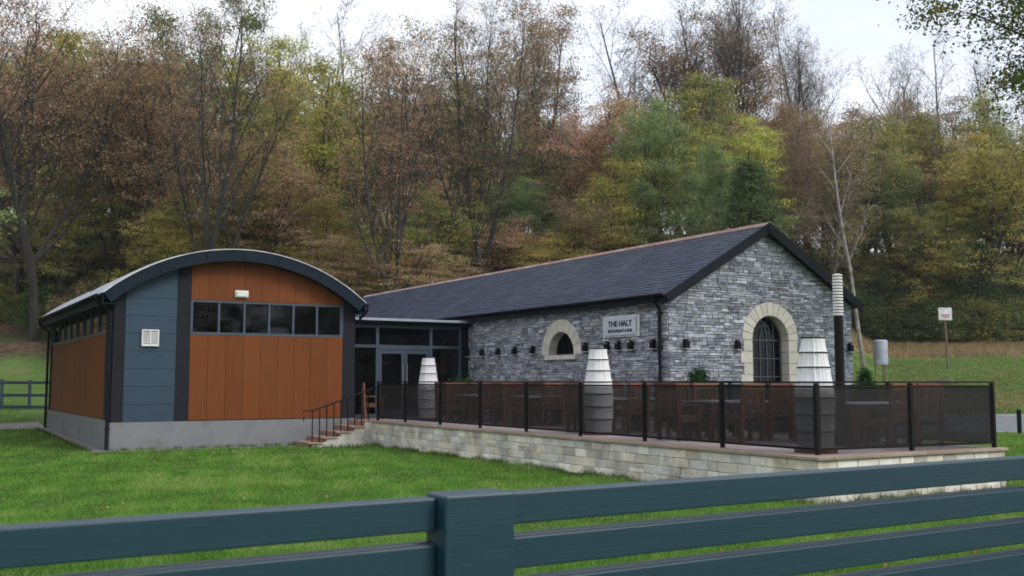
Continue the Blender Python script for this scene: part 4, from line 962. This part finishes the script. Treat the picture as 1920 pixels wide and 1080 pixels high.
# ------------------------------------------------------------------ trees
def grow(seed, H=15, r0=.2, crown0=.3, nprim=14, ang=(35,60), plen=.34, up=.12, ksec=6, kter=4, wander=.08, lean=(0,0), forks=0, ntw=0, n0=8):
    g = random.Random(seed); mb = MB(); tips = []
    def limb(p, d, L_, r, segs, upf, wn):
        P = [p.copy()]; Rr = [r]; q = p.copy(); d = d.copy()
        for i in range(segs):
            d = (d+Vector((g.gauss(0,wn),g.gauss(0,wn),g.gauss(0,wn)*.6+upf))).normalized(); q = q+d*(L_/segs); P.append(q.copy()); Rr.append(r*(1-(i+1)/segs*.82))
        return P, Rr
    def along(P, Rr, f):
        k = f*(len(P)-1); i = min(int(k), len(P)-2); s = k-i; return P[i].lerp(P[i+1], s), (P[i+1]-P[i]).normalized(), Rr[i]*(1-s)+Rr[i+1]*s
    stems = []
    T, TR_ = limb(Vector((0,0,-.4)), Vector((lean[0],lean[1],1)).normalized(), H*.97, r0, 9, .03, wander)
    TR_[0] *= 1.35; mb.tube(T, TR_, n0, cap=False); stems.append((T, TR_, 1.0))
    for k in range(forks):
        f = g.uniform(.06,.35); p, d, r = along(T, TR_, f); az = g.uniform(0, 2*math.pi); a_ = R_(g.uniform(15,28))
        dd = Vector((math.sin(a_)*math.cos(az), math.sin(a_)*math.sin(az), math.cos(a_))); P, Q = limb(p, dd, H*(1-f)*g.uniform(.75,.95), r*.7, 8, .03, wander)
        mb.tube(P, Q, 6, cap=False); stems.append((P, Q, .8))
    for S, SR, wt in stems:
        for k in range(int(nprim*wt)):
            f = crown0+(1-crown0)*((k+g.random())/max(1, nprim*wt))*.97; p, d, r = along(S, SR, min(f,.97)); az = k*2.4+g.uniform(-.5,.5); a_ = R_(g.uniform(*ang))*(1-.35*f)
            dd = Vector((math.sin(a_)*math.cos(az), math.sin(a_)*math.sin(az), math.cos(a_)))
            Lp = H*plen*(1.05-.75*max(0, f-.15))*g.uniform(.7,1.15); P, Q = limb(p, dd, Lp, max(r*.5, .02), 5, up, .11); mb.tube(P, Q, 5, cap=False)
            for j in range(ksec):
                f2 = .2+.8*(j+g.random())/ksec; p2, d2, r2 = along(P, Q, min(f2,.99)); v = Vector((g.gauss(0,1),g.gauss(0,1),g.gauss(0,.5))).normalized()
                dd2 = (d2*.8+v*.75).normalized(); L2 = Lp*(.55-.25*f2)*g.uniform(.6,1.2); P2, Q2 = limb(p2, dd2, L2, max(r2*.55,.012), 3, up*.8, .14); mb.tube(P2, Q2, 3, cap=False)
                for i in range(kter):
                    f3 = .25+.75*(i+g.random())/kter; p3, d3, r3 = along(P2, Q2, min(f3,.99)); v = Vector((g.gauss(0,1),g.gauss(0,1),g.gauss(0,.5))).normalized()
                    dd3 = (d3*.8+v*.8).normalized(); L3 = L2*.5*g.uniform(.6,1.3); e3 = p3+dd3*L3
                    if ntw:
                        mb.tube([p3, p3+dd3*L3*.5+Vector((0,0,.03)), e3], [max(r3*.5,.009),.008,.006], 3, cap=False)
                        for w_ in range(ntw):
                            v = Vector((g.gauss(0,1),g.gauss(0,1),g.gauss(0,.6)+.3)).normalized(); s_ = p3.lerp(e3, g.uniform(.3,1)); mb.tube([s_, s_+(dd3*.5+v).normalized()*L3*.7], [.008,.005], 3, cap=False)
                    else: mb.tube([p3, e3], [max(r3*.5,.010),.007], 3, cap=False)
                    tips.append((p3+e3)/2); tips.append(e3)
    return mb, np.array([(t_.x,t_.y,t_.z) for t_ in tips])
RUS = [(.32,.19,.13),(.27,.165,.11),(.37,.22,.14),(.25,.18,.11),(.28,.24,.10)]
RUS2 = [(.24,.155,.11),(.20,.14,.10),(.27,.20,.095),(.16,.16,.075)]
YEL = [(.27,.27,.06),(.22,.24,.06),(.33,.28,.07),(.17,.21,.055)]
GOL = [(.33,.25,.075),(.29,.215,.065),(.25,.235,.07),(.33,.29,.085),(.20,.21,.065)]
OLV = [(.16,.18,.06),(.20,.20,.06),(.12,.15,.05),(.26,.23,.07)]
GRN = [(.125,.155,.06),(.10,.13,.055),(.165,.185,.07),(.115,.14,.055)]
DGR = [(.060,.090,.040),(.075,.105,.042),(.050,.075,.035)]
TEA = [(.13,.17,.07),(.155,.19,.08),(.105,.135,.06)]
def thin(tips, g, keep): return tips[g.random(len(tips)) < keep]
KIND = {}
def variant(kind, seed, pal, matb, per=7, sig=(.42,.42,.10), size=.105, keep=1.0, **kw):
    mb, tips = grow(seed, **kw); g = np.random.default_rng(seed)
    me_t = build('trunk', mb, M[matb]); tm = me_t.data; bpy.data.objects.remove(me_t); cm = None
    if per and len(tips):
        V_, F_, c_ = leaves(g, thin(tips, g, keep), sig, per, size, pal, .45); cm = np_mesh('crown', V_, F_, c_, M['leaf'])
    KIND.setdefault(kind, []).append((tm, cm, kw.get('H', 15)))
BR = lambda p, k=1.5: [tuple(c*k for c in q) for q in p]
for s in (1,2,3): variant('russet', s, BR(RUS), 'bark', 30, (.42,.42,.065),   .064, .32, H=15, r0=.20, crown0=.12, nprim=17, ang=(40,80), plen=.36, up=.05, ksec=6, kter=4, forks=2)
for s in (11,12): variant('brown', s, BR(RUS2), 'bark_g', 20, (.42,.42,.09), .062, .46, H=16, r0=.18, crown0=.2, nprim=17, ang=(30,55), plen=.34, up=.09, ksec=6, kter=4, forks=2, ntw=1)
for s in (21,22): variant('yellow', s, BR(YEL), 'bark', 34, (.40,.40,.075), .066, .38, H=14, r0=.16, crown0=.15, nprim=17, ang=(45,75), plen=.34, up=.06, ksec=6, kter=4, forks=1)
for s in (31,32): variant('gold', s, BR(GOL), 'bark', 34, (.38,.38,.08), .062, .34, H=12, r0=.15, crown0=.12, nprim=17, ang=(45,80), plen=.38, up=.05, ksec=6, kter=4, forks=1)
for s in (41,42): variant('olive', s, BR(OLV), 'bark', 34, (.40,.40,.085), .066, .38, H=13, r0=.17, crown0=.12, nprim=17, ang=(45,75), plen=.36, up=.06, ksec=6, kter=4, forks=1)
for s in (51,52): variant('green', s, BR(GRN), 'bark', 38, (.36,.36,.11), .066, .40, H=13, r0=.17, crown0=.15, nprim=16, ang=(40,75), plen=.36, up=.06, ksec=6, kter=4, forks=1)
variant('dark', 61, BR(DGR), 'bark', 34, (.38,.38,.12), .068, .5, H=12, r0=.17, crown0=.06, nprim=20, ang=(50,80), plen=.34, up=.04, ksec=6, kter=4)
variant('tealgreen', 62, BR(TEA), 'bark', 50, (.32,.32,.13), .062, .42, H=13, r0=.2, crown0=.22, nprim=16, ang=(40,75), plen=.36, up=.07, ksec=6, kter=4, forks=1)
for s in (71,72,73): variant('bare', s, BR(RUS2), 'bark_g', 3, (.35,.35,.2), .05, .25, H=18, r0=.17, crown0=.25, nprim=12, ang=(25,48), plen=.34, up=.11, ksec=6, kter=4, forks=2, ntw=2)
variant('bigdark', 81, BR(RUS), 'bark', 12, (.40,.40,.08), .055, .28, H=22, r0=.27, crown0=.2, nprim=20, ang=(30,60), plen=.38, up=.09, ksec=7, kter=4, forks=3, ntw=1, n0=10)
variant('birch', 91, RUS2, 'bark_p', 1, (.4,.4,.3), .05, .15, H=15, r0=.13, crown0=.42, nprim=9, ang=(35,60), plen=.30, up=.08, ksec=3, kter=2, wander=.025, ntw=1, lean=(-.10,0))
# cone shaped evergreen
def conifer(seed, pal):
    g = np.random.default_rng(seed); gr = random.Random(seed); mb = MB().tube([(0,0,-.3),(0,0,5),(0,0,9.6)], [.16,.09,.02], 7); C_ = []
    for k in range(170):
        z = .6+9.0*(k/170)**.95; L_ = 2.5*(1-z/10.2)**.8*gr.uniform(.75,1.12)+.15; az = k*2.4; e = Vector((math.cos(az)*L_, math.sin(az)*L_, z-.12*L_+.25*L_*gr.random()))
        mb.tube([(0,0,z),e], [.03,.008], 3, cap=False)
        for f in (.45,.62,.78,.9,1.0): C_.append(Vector((0,0,z)).lerp(e, f))
    V_, F_, c_ = leaves(g, np.array([(c.x,c.y,c.z) for c in C_]), (.17,.17,.11), 34, .055, pal, .8)
    t0 = build('trunk', mb, M['bark']); tm = t0.data; bpy.data.objects.remove(t0); return tm, np_mesh('crown', V_, F_, c_, M['leaf']), 10
KIND['cone'] = [conifer(5, [(.12,.17,.075),(.15,.20,.085),(.10,.14,.065)])]
# understorey shrub and near overhanging tree
def shrubmesh(seed, pal):
    g = np.random.default_rng(seed); n_ = 130; th = g.random(n_)*6.28; rr = np.sqrt(g.random(n_)); zz_ = g.random(n_)
    C_ = np.stack([rr*np.cos(th)*1.6*(1-.4*zz_), rr*np.sin(th)*1.6*(1-.4*zz_), .15+zz_*2.2*(1-.5*rr)], 1); mb = MB()
    for k in range(9):
        a = k*.7; mb.tube([(0,0,-.2),(.5*math.cos(a),.5*math.sin(a),1),(.9*math.cos(a),.9*math.sin(a),1.9)], [.03,.018,.006], 4, cap=False)
    V_, F_, c_ = leaves(g, C_, (.24,.24,.11), 34, .055, pal, .6); t0 = build('trunk', mb, M['bark']); tm = t0.data; bpy.data.objects.remove(t0); return tm, np_mesh('foliage', V_, F_, c_, M['leaf']), 2.4
SH = [shrubmesh(1, DGR), shrubmesh(2, GRN), shrubmesh(3, OLV), shrubmesh(4, RUS2), shrubmesh(5, [(.06,.11,.045),(.08,.13,.045)])]
KN = {'russet':('beech_tree','russet layered beech'),'brown':('beech_tree','thinning brown-leaved tree'),'yellow':('maple_tree','yellow-green leafy tree'),'gold':('maple_tree','golden orange tree'),
      'olive':('oak_tree','olive green tree'),'green':('ash_tree','mid green leafy tree'),'dark':('holly_tree','dark evergreen tree'),'tealgreen':('pine_tree','blue-green clumped tree'),
      'bare':('bare_tree','leafless grey twiggy tree'),'bigdark':('bare_tree','big dark many-limbed tree'),'birch':('birch_tree','pale slender leaning trunk'),'cone':('conifer_tree','cone-shaped blue-green conifer')}
def place_words(px):
    for lim, s in ((95,'left of the shed'),(330,'behind shed left half'),(500,'behind shed roof crown'),(685,'behind shed right half'),(880,'above the glass entrance'),
                   (1100,'behind middle slate roof'),(1300,'behind near slate roof end'),(1450,'behind the roof gable peak'),(1610,'behind the flue'),(1745,'behind the grey drum'),(1815,'behind the white notice')):
        if px < lim: return s
    return 'at the right edge'
made = []; tg = random.Random(77)
def tree(kind, px, F, top=None, h=None, rz=None, lab=None, sxy=None):
    x, y = at(px, F); z_ = hz(x, y)-.1
    if h is None: h = EYE+(715-top)/1947*F-z_
    tm, cm, H0 = tg.choice(KIND[kind]); s = h/H0; nm, look = KN[kind]; sx = (sxy or tg.uniform(.9,1.15))*max(.75, min(1.25, s))/1
    o = bpy.data.objects.new(nm, None); COL.objects.link(o); o.location = (x,y,z_); o.rotation_euler = (0,0,tg.uniform(0,6.28) if rz is None else rz); o.scale = (sx, sx, s)
    t_ = bpy.data.objects.new('trunk', tm); COL.objects.link(t_); t_.parent = o
    if cm: c_ = bpy.data.objects.new('crown', cm); COL.objects.link(c_); c_.parent = o
    o['category'] = 'tree'; o['group'] = 'trees of the wooded hillside'
    if lab: o['label'] = lab
    else: made.append((o, look, px, F))
    return o
# trees the photograph lets you pick out
tree('bigdark', 68, 58, -75, rz=.6, lab='big dark many-limbed tree left of the shed, tallest at the left edge')
tree('russet', 20, 63, 20); tree('bigdark', 190, 64, 60, rz=3.0, sxy=.7, lab='dark limby tree behind the left eave of the shed'); tree('yellow', 125, 72, 60); tree('bare', 215, 66, -20); tree('russet', 255, 70, 60); tree('olive', 30, 70, 300); tree('green', 150, 66, 420)
tree('bigdark', 372, 57, -20, rz=2.2, sxy=.8, lab='tall dark many-stemmed tree behind the shed roof, left of its crown'); tree('russet', 330, 64, 90); tree('yellow', 420, 62, 330); tree('gold', 345, 60, 420); tree('gold', 290, 60, 380)
tree('olive', 235, 74, 120); tree('green', 390, 78, -10); tree('yellow', 480, 76, 60); tree('yellow', 590, 68, 110); tree('yellow', 545, 78, 130); tree('yellow', 650, 72, 150); tree('russet', 470, 62, 250); tree('olive', 440, 64, 330)
tree('bare', 505, 82, -40); tree('bare', 640, 90, -10); tree('russet', 520, 63, 340); tree('gold', 600, 62, 380); tree('yellow', 690, 62, 470, sxy=.8)
tree('bigdark', 730, 58, 60, rz=4.0, sxy=.8, lab='tall dark-trunked tree straight above the glass entrance'); tree('brown', 770, 74, 50); tree('green', 870, 78, 130); tree('dark', 850, 72, 230); tree('olive', 760, 63, 350); tree('yellow', 700, 62, 400); tree('green', 830, 64, 400); tree('russet', 800, 68, 300)
tree('bigdark', 910, 63, -40, rz=5.2, sxy=.7, lab='tall sparse tree with a slim dark trunk behind the middle of the slate roof'); tree('brown', 930, 80, 30); tree('brown', 1045, 84, -20); 
tree('tealgreen', 985, 72, 330); tree('green', 955, 66, 420); tree('gold', 1110, 66, 290, lab='golden orange tree rising behind the middle of the slate roof, brightest there'); tree('gold', 1065, 64, 400); tree('russet', 1150, 74, 200); tree('russet', 1190, 76, 190); tree('gold', 1020, 63, 430)
tree('tealgreen', 1240, 70, 180, sxy=.85, lab='large blue-green clumped tree behind the near end of the slate roof'); tree('olive', 1320, 78, 140); tree('olive', 1310, 70, 250); tree('tealgreen', 1200, 66, 340, sxy=.75)
tree('cone', 1412, 60, 285, sxy=1.2, lab='cone-shaped blue-green conifer right behind the roof gable peak'); tree('tealgreen', 1330, 64, 275, sxy=.7); tree('yellow', 1385, 74, 220)
tree('bare', 1195, 88, -10); tree('bare', 1300, 84, -60); tree('bare', 1335, 86, -70); tree('brown', 1270, 90, 60); tree('brown', 1380, 90, 30); tree('bare', 1390, 92, -40)
tree('bare', 1515, 100, -40, lab='tall leafless tree standing alone against the sky above the flue'); tree('bare', 1480, 104, 60); tree('bare', 1555, 104, 60); tree('brown', 1500, 84, 190); tree('brown', 1560, 80, 200); tree('brown', 1470, 76, 260); tree('russet', 1430, 84, 200); tree('russet', 1530, 90, 180)
tree('birch', 1622, 63, 165, rz=-.54, sxy=1.0, lab='pale slender leaning trunk with few twigs behind the flue')
tree('bare', 1720, 110, 30); tree('bare', 1760, 104, 60); tree('bare', 1800, 100, 90); tree('brown', 1690, 100, 180); tree('olive', 1720, 96, 210); tree('brown', 1780, 98, 170); tree('olive', 1640, 92, 230); tree('bare', 1865, 96, 60)
tree('gold', 1850, 88, 250, sxy=1.25, lab='broad golden tree at the right edge above the road'); tree('gold', 1900, 90, 300); tree('yellow', 1790, 90, 330); tree('olive', 1750, 88, 380); tree('gold', 1690, 88, 400); tree('tealgreen', 1680, 90, 290, sxy=.8); tree('olive', 1900, 94, 180)
tree('dark', 1640, 87, 500); tree('dark', 1700, 88, 480); tree('dark', 1760, 87, 470); tree('dark', 1830, 88, 460); tree('dark', 1900, 88, 480); tree('green', 1800, 90, 420); tree('olive', 1615, 88, 420)
for px, F, tp in ((880,92,215),(925,90,235),(965,94,210),(1005,90,225),(1045,92,230),(1090,88,260),(1130,92,235),(850,88,200),(790,90,190),(1170,90,230),(1860,100,235),(1930,98,220),(1600,96,230),(1550,96,225),(1480,94,225),(980,84,300),(1020,80,330),(930,76,350),(1900,92,300),(700,90,190),(640,88,170)):
    tree(tg.choice(['olive','yellow','russet','green','gold']), px, F, tp)
# the rest of the wood, row by row
SKX = [-80,0,200,300,420,520,600,700,760,830,900,1000,1120,1200,1300,1400,1450,1560,1640,1700,1800,1900,2000]
SKY = [-40,-30,10,60,60,90,80,130,110,130,170,130,180,180,110,140,180,210,250,200,190,190,160]
mixk = lambda px: (['russet']*3+['gold','olive','olive','yellow','yellow','green','green'] if px < 430 else ['yellow']*4+['russet']*2+['gold','gold','olive','green'] if px < 700 else
        ['russet','brown','olive','green','dark','gold','yellow','green','gold'] if px < 1180 else ['green','olive','tealgreen','brown','gold','russet'] if px < 1430 else
        ['brown','russet','brown','olive','gold','bare'] if px < 1640 else ['gold','olive','yellow','olive','green','brown'])
for F, sp_, drop in ((60,6.5,320),(67,7,240),(75,7,150),(84,7.5,90),(94,9,45),(105,10.5,10),(117,5.5,150)):
    Rr = -.53*F
    while Rr < .53*F:
        R2 = Rr+tg.uniform(-2,2); px = 960+R2/F*1947; F2 = F+tg.uniform(-2.5,2.5); Rr += sp_
        if (px > 1500 and F < 86) or (px > 1400 and F < 63): continue
        if px < 100 and F < 66: continue
        tp = np.interp(px, SKX, SKY)+drop*tg.uniform(.7,1.1)+tg.uniform(0,50)
        x, y = at(px, F2); hmin = EYE+(715-tp)/1947*F2-hz(x,y)
        if hmin < 5: continue
        tree(tg.choice(['olive','green','russet','gold','dark']) if F > 110 else tg.choice(mixk(px)), px, F2, h=min(hmin, 19))
for F, R in ((24,-19),(29,-22),(34,-24),(39,-26),(44,-29),(33,-29),(40,-32),(27,-27)):  # unseen trees added left of the view to shade the shed side wall
    x, y = fr(F, R); o = tree(tg.choice(['russet','olive','green','dark']), 960+R/F*1947, F, h=tg.uniform(13,16)); 
for i, q in enumerate(made[-8:]): q[0]['label'] = 'added leafy tree beyond the left edge of the lawn, outside the view, ' + ['first','second','third','fourth','fifth','sixth','seventh','eighth'][i] + ' one'
made = made[:-8]
bw = ['first','second','third','fourth','fifth','sixth','seventh','eighth']
for i, R in enumerate(np.linspace(-46, 78, 24)):  # unseen trees added behind the camera to darken reflections in panes and fence
    kd = ['green','olive','dark'][i % 3]; o = tree(kd, 960+R*20, 60, h=tg.uniform(12,15), sxy=1.15); F_ = -28-tg.uniform(0,4) if abs(R) < 30 else -28+(abs(R)-30)*.45
    o.location = (*fr(F_, R), -.3); o['label'] = KN[kd][1]+' added unseen behind the viewer, '+bw[i//3]+' of its kind from left'
made = made[:-24]
# unique wording by kind, row and place
from collections import defaultdict
gp = defaultdict(list)
for o, look, px, F in made:
    row = 'front row' if F < 65 else 'second row' if F < 73 else 'middle of the hill' if F < 84 else 'upper hill' if F < 98 else 'crest'
    gp[(look, row, place_words(px))].append((px, o))
ordn = ['first','second','third','fourth','fifth','sixth','seventh','eighth','ninth','tenth','eleventh','twelfth']
for (look, row, pl), ls in gp.items():
    ls.sort(key=lambda q: q[0])
    for i, (px, o) in enumerate(ls): o['label'] = '%s, %s, %s' % (look, row, pl)+('' if len(ls) == 1 else ', %s from left' % ordn[i])
# understorey shrubs along the edge of the wood
ordn2 = ordn+['%dth' % k for k in range(13, 60)]
sh_l = []; 
for i in range(230):
    px = tg.uniform(-20, 1950) if i < 140 else tg.uniform(1560, 1960); right = px > 1500
    F = tg.uniform(84, 90) if right else (tg.uniform(60,68) if px < 130 else tg.uniform(56,72))
    x, y = at(px, F); z_ = hz(x,y)-.1; k = tg.choice([0,4,4,1,1,2] if right else [0,1,2,3,3,4]); tm, cm, H0 = SH[k]; s = tg.uniform(.8,1.5)*(1.25 if right else 1)
    o = bpy.data.objects.new('woodland_shrub', None); COL.objects.link(o); o.location = (x,y,z_); o.rotation_euler = (0,0,tg.uniform(0,6.28)); o.scale = (s*1.15,s*1.15,s)
    for nm, me in (('stem',tm),('foliage',cm)): q = bpy.data.objects.new(nm, me); COL.objects.link(q); q.parent = o
    o['category'] = 'shrub'; o['group'] = 'shrubs along the foot of the wood'; sh_l.append((px, ['dark green','mid green','olive','brown','deep green'][k], o, F))
gs = defaultdict(list)
for px, cname, o, F in sh_l: gs[(cname, 'near' if F < 60 or 80 < F < 86 else 'in the middle' if F < 64 or 80 < F < 88 else 'farther back', place_words(px))].append((px, o))
for (cn, rw, pl), ls in gs.items():
    ls.sort(key=lambda q: q[0])
    for i, (px, o) in enumerate(ls): o['label'] = '%s low shrub %s, %s' % (cn, rw, pl)+('' if len(ls) == 1 else ', %s from left' % (ordn2[i]))
# near tree whose branches hang into the top right corner
mb, tips = grow(101, H=16, r0=.3, crown0=.55, nprim=32, ang=(60,95), plen=.52, up=.02, ksec=9, kter=4)
g = np.random.default_rng(101); tips = tips[tips[:,2] > 7.5]
V_, F_, c_ = leaves(g, tips, (.30,.30,.18), 46, .055, [(.17,.20,.045),(.12,.16,.04),(.24,.21,.05),(.09,.13,.04)], .7)
x, y = fr(26, 17.2)
o = empty('overhanging_tree', (x,y,0), 'near green-yellow tree whose leafy branches hang into the top right corner', 'tree', rz=1.0)
build('trunk', mb, M['bark'], o, world=False); c_o = bpy.data.objects.new('crown', np_mesh('crown', V_, F_, c_, M['leaf'])); COL.objects.link(c_o); c_o.parent = o

# ------------------------------------------------------------------ grass
def blades(name, Fr, n_, hgt, wid, pal, lab, rmax=.56, tmin=-.6, dens=1.6, rng_seed=5, region=None, lean=.5):
    g = np.random.default_rng(rng_seed); u = g.random(n_)
    F = (Fr[0]**(-dens+1)+(Fr[1]**(-dens+1)-Fr[0]**(-dens+1))*u)**(1/(1-dens)); t_ = g.uniform(tmin, rmax, n_); R = t_*F
    X = F*FW[0]+R*RT[0]; Y = F*FW[1]+R*RT[1]
    ok = ~((X > 4.6) & (X < 11.6) & (Y > 28.12)) & ~((X > 9.7) & (X < 12) & (Y > 27.2)) & ~((X > 11.56) & (X < 22.5) & (Y > 10.82) & ~((X > 15.98) & (Y < 19.6)))
    ok &= ~((F > 36.7) & (F < 52.9) & (R > 12.4)) & ~((X > .8) & (X < 4.8) & (Y > 40.5) & (Y < 44)) & ~((X > 4.42) & (X < 4.7) & (Y > 28) & (Y < 41))
    if region is not None: ok &= region(F, R)
    X, Y, F, R = X[ok], Y[ok], F[ok], R[ok]; n_ = len(X); Z = height(F, R)
    # clumpy height and colour
    cl = np.sin(X*2.1+np.sin(Y*1.7)*1.5)*np.sin(Y*2.6+np.sin(X*1.3)*2)+.6*np.sin(X*5.3+Y*3.9)*np.sin(Y*6.1-X*2.2)+.7*np.sin(X*.83+2*np.sin(Y*.37))*np.sin(Y*.61+np.sin(X*.9))
    sc = np.clip(F/12, 1, 3.2); h = hgt*g.uniform(.5,1.3,n_)*(1+.35*cl)*np.clip(sc, 1, 1.6); wd = wid*g.uniform(.7,1.3,n_)*sc
    az = g.random(n_)*6.28; dx, dy = np.cos(az), np.sin(az); le = g.normal(size=(n_,2))*lean*h[:,None]
    base = np.stack([X,Y,Z-.005],1); V_ = np.stack([base-np.stack([dx*wd,dy*wd,0*wd],1), base+np.stack([dx*wd,dy*wd,0*wd],1), base+np.stack([le[:,0],le[:,1],h],1)],1).reshape(-1,3)
    F_ = np.arange(3*n_).reshape(-1,3); pal = np.array(pal); ci = np.clip(((cl+1.6)/3.2*len(pal)+g.normal(size=n_)*.7).astype(int), 0, len(pal)-1)
    col = pal[ci]*g.uniform(.7,1.3,(n_,1))*(1+.13*np.clip(cl,-1.5,1.5))[:,None]; me = np_mesh(name, V_, F_, col, M['grassblade']); o = bpy.data.objects.new(name, me); COL.objects.link(o); tag(o, lab, 'grass', kind='stuff')
GR = [(.085,.18,.028),(.10,.22,.034),(.12,.265,.042),(.15,.285,.05),(.22,.29,.09)]
blades('lawn_grass', (8.2, 47), 520000, .050, .0045, GR, 'short mown green lawn in front of the buildings')
blades('long_grass', (7.5, 12.5), 60000, .12, .0055, [(.085,.19,.032),(.105,.23,.042),(.14,.26,.06)], 'longer uncut grass just beyond the blue fence', dens=1.2, rng_seed=9, region=lambda F, R: np.random.default_rng(3).random(len(F)) < np.clip((11.6-F)/3+.25*np.sin(R*1.3), 0, 1))
blades('dry_grass', (76.5, 83.5), 22000, .24, .006, [(.36,.26,.15),(.44,.33,.19),(.29,.21,.12),(.24,.22,.10)], 'tall straw coloured dry grass at the foot of the wood on the right', tmin=.22, rmax=.56, dens=1.01, rng_seed=11, lean=.25)

blades('field_grass', (53.2, 76), 60000, .075, .006, [(.10,.17,.045),(.13,.20,.05),(.19,.20,.07),(.24,.20,.10)], 'rough grass of the sloping field beyond the road on the right', tmin=.2, rmax=.56, dens=1.01, rng_seed=21, lean=.5)
# tufts at the foot of the walls, fallen leaves
def edge_tufts(name, segs, n_, h, lab, seed):
    g = np.random.default_rng(seed); V_ = []; C_ = []
    for (x0,y0,x1,y1,ox,oy) in segs:
        m_ = int(n_*math.hypot(x1-x0, y1-y0)); t_ = g.random(m_); d = np.abs(g.normal(0,.05,m_)); keep_ = (np.sin(t_*47+x0)+np.sin(t_*91+1)+g.normal(0,.8,m_)) > .2
        t_, d = t_[keep_], d[keep_]; m_ = len(t_); X = x0+(x1-x0)*t_+ox*d; Y = y0+(y1-y0)*t_+oy*d; F, R = to_fr(X, Y); Z = height(F, R)
        hh = h*g.uniform(.4,1.4,m_); az = g.random(m_)*6.28; w_ = .006; le = g.normal(size=(m_,2))*.4*hh[:,None]
        V_.append(np.stack([np.stack([X-np.cos(az)*w_,Y-np.sin(az)*w_,Z],1),np.stack([X+np.cos(az)*w_,Y+np.sin(az)*w_,Z],1),np.stack([X+le[:,0],Y+le[:,1],Z+hh],1)],1).reshape(-1,3))
        C_.append(np.array([(.06,.12,.025),(.10,.18,.04),(.16,.17,.06)])[g.integers(0,3,m_)])
    V_ = np.concatenate(V_); C_ = np.concatenate(C_); me = np_mesh(name, V_, np.arange(len(V_)).reshape(-1,3), C_, M['grassblade']); o = bpy.data.objects.new(name, me); COL.objects.link(o); tag(o, lab, 'grass', kind='stuff')
edge_tufts('edge_grass', [(4.8,28.40,9.7,28.40,0,-1),(11.57,10.85,11.57,27.2,-1,0),(4.38,28.4,4.38,40,-1,0),(11.6,10.84,15.97,10.84,0,-1),(9.7,27.2,11.5,27.2,0,-1)], 420, .11, 'ragged longer grass and weeds along the foot of the walls', 31)
g = np.random.default_rng(44); n_ = 1500; F = 9+g.random(n_)**.8*32; R = g.uniform(-.55,.5,n_)*F; X = F*FW[0]+R*RT[0]; Y = F*FW[1]+R*RT[1]
ok = (Y < 28) & (X < 11.4) | (X < 4.3); X, Y, F, R = X[ok], Y[ok], F[ok], R[ok]; C_ = np.stack([X,Y,height(F,R)+.045],1)
V_, F_, c_ = leaves(g, C_, (.01,.01,.008), 1, .028, [(.30,.17,.07),(.35,.27,.09),(.22,.12,.06),(.40,.34,.14)], 2.5)
me = np_mesh('fallen_leaves', V_, F_, c_, M['leaf_s']); o = bpy.data.objects.new('fallen_leaves', me); COL.objects.link(o); tag(o, 'small brown and yellow leaves scattered over the lawn', 'leaves', kind='stuff')

# thin autumn air over the whole valley
hm = bpy.data.materials.new('haze_air'); hm.use_nodes = True; hn = hm.node_tree; hn.nodes.clear()
ho = hn.nodes.new('ShaderNodeOutputMaterial'); hv_ = hn.nodes.new('ShaderNodeVolumePrincipled'); hv_.inputs['Density'].default_value = .0002; hv_.inputs['Color'].default_value = (.85,.92,1,1)
hn.links.new(hv_.outputs[0], ho.inputs['Volume'])
build('haze', MB().box(-640, 640, -640, 640, -1.6, 50), hm, kind='stuff')
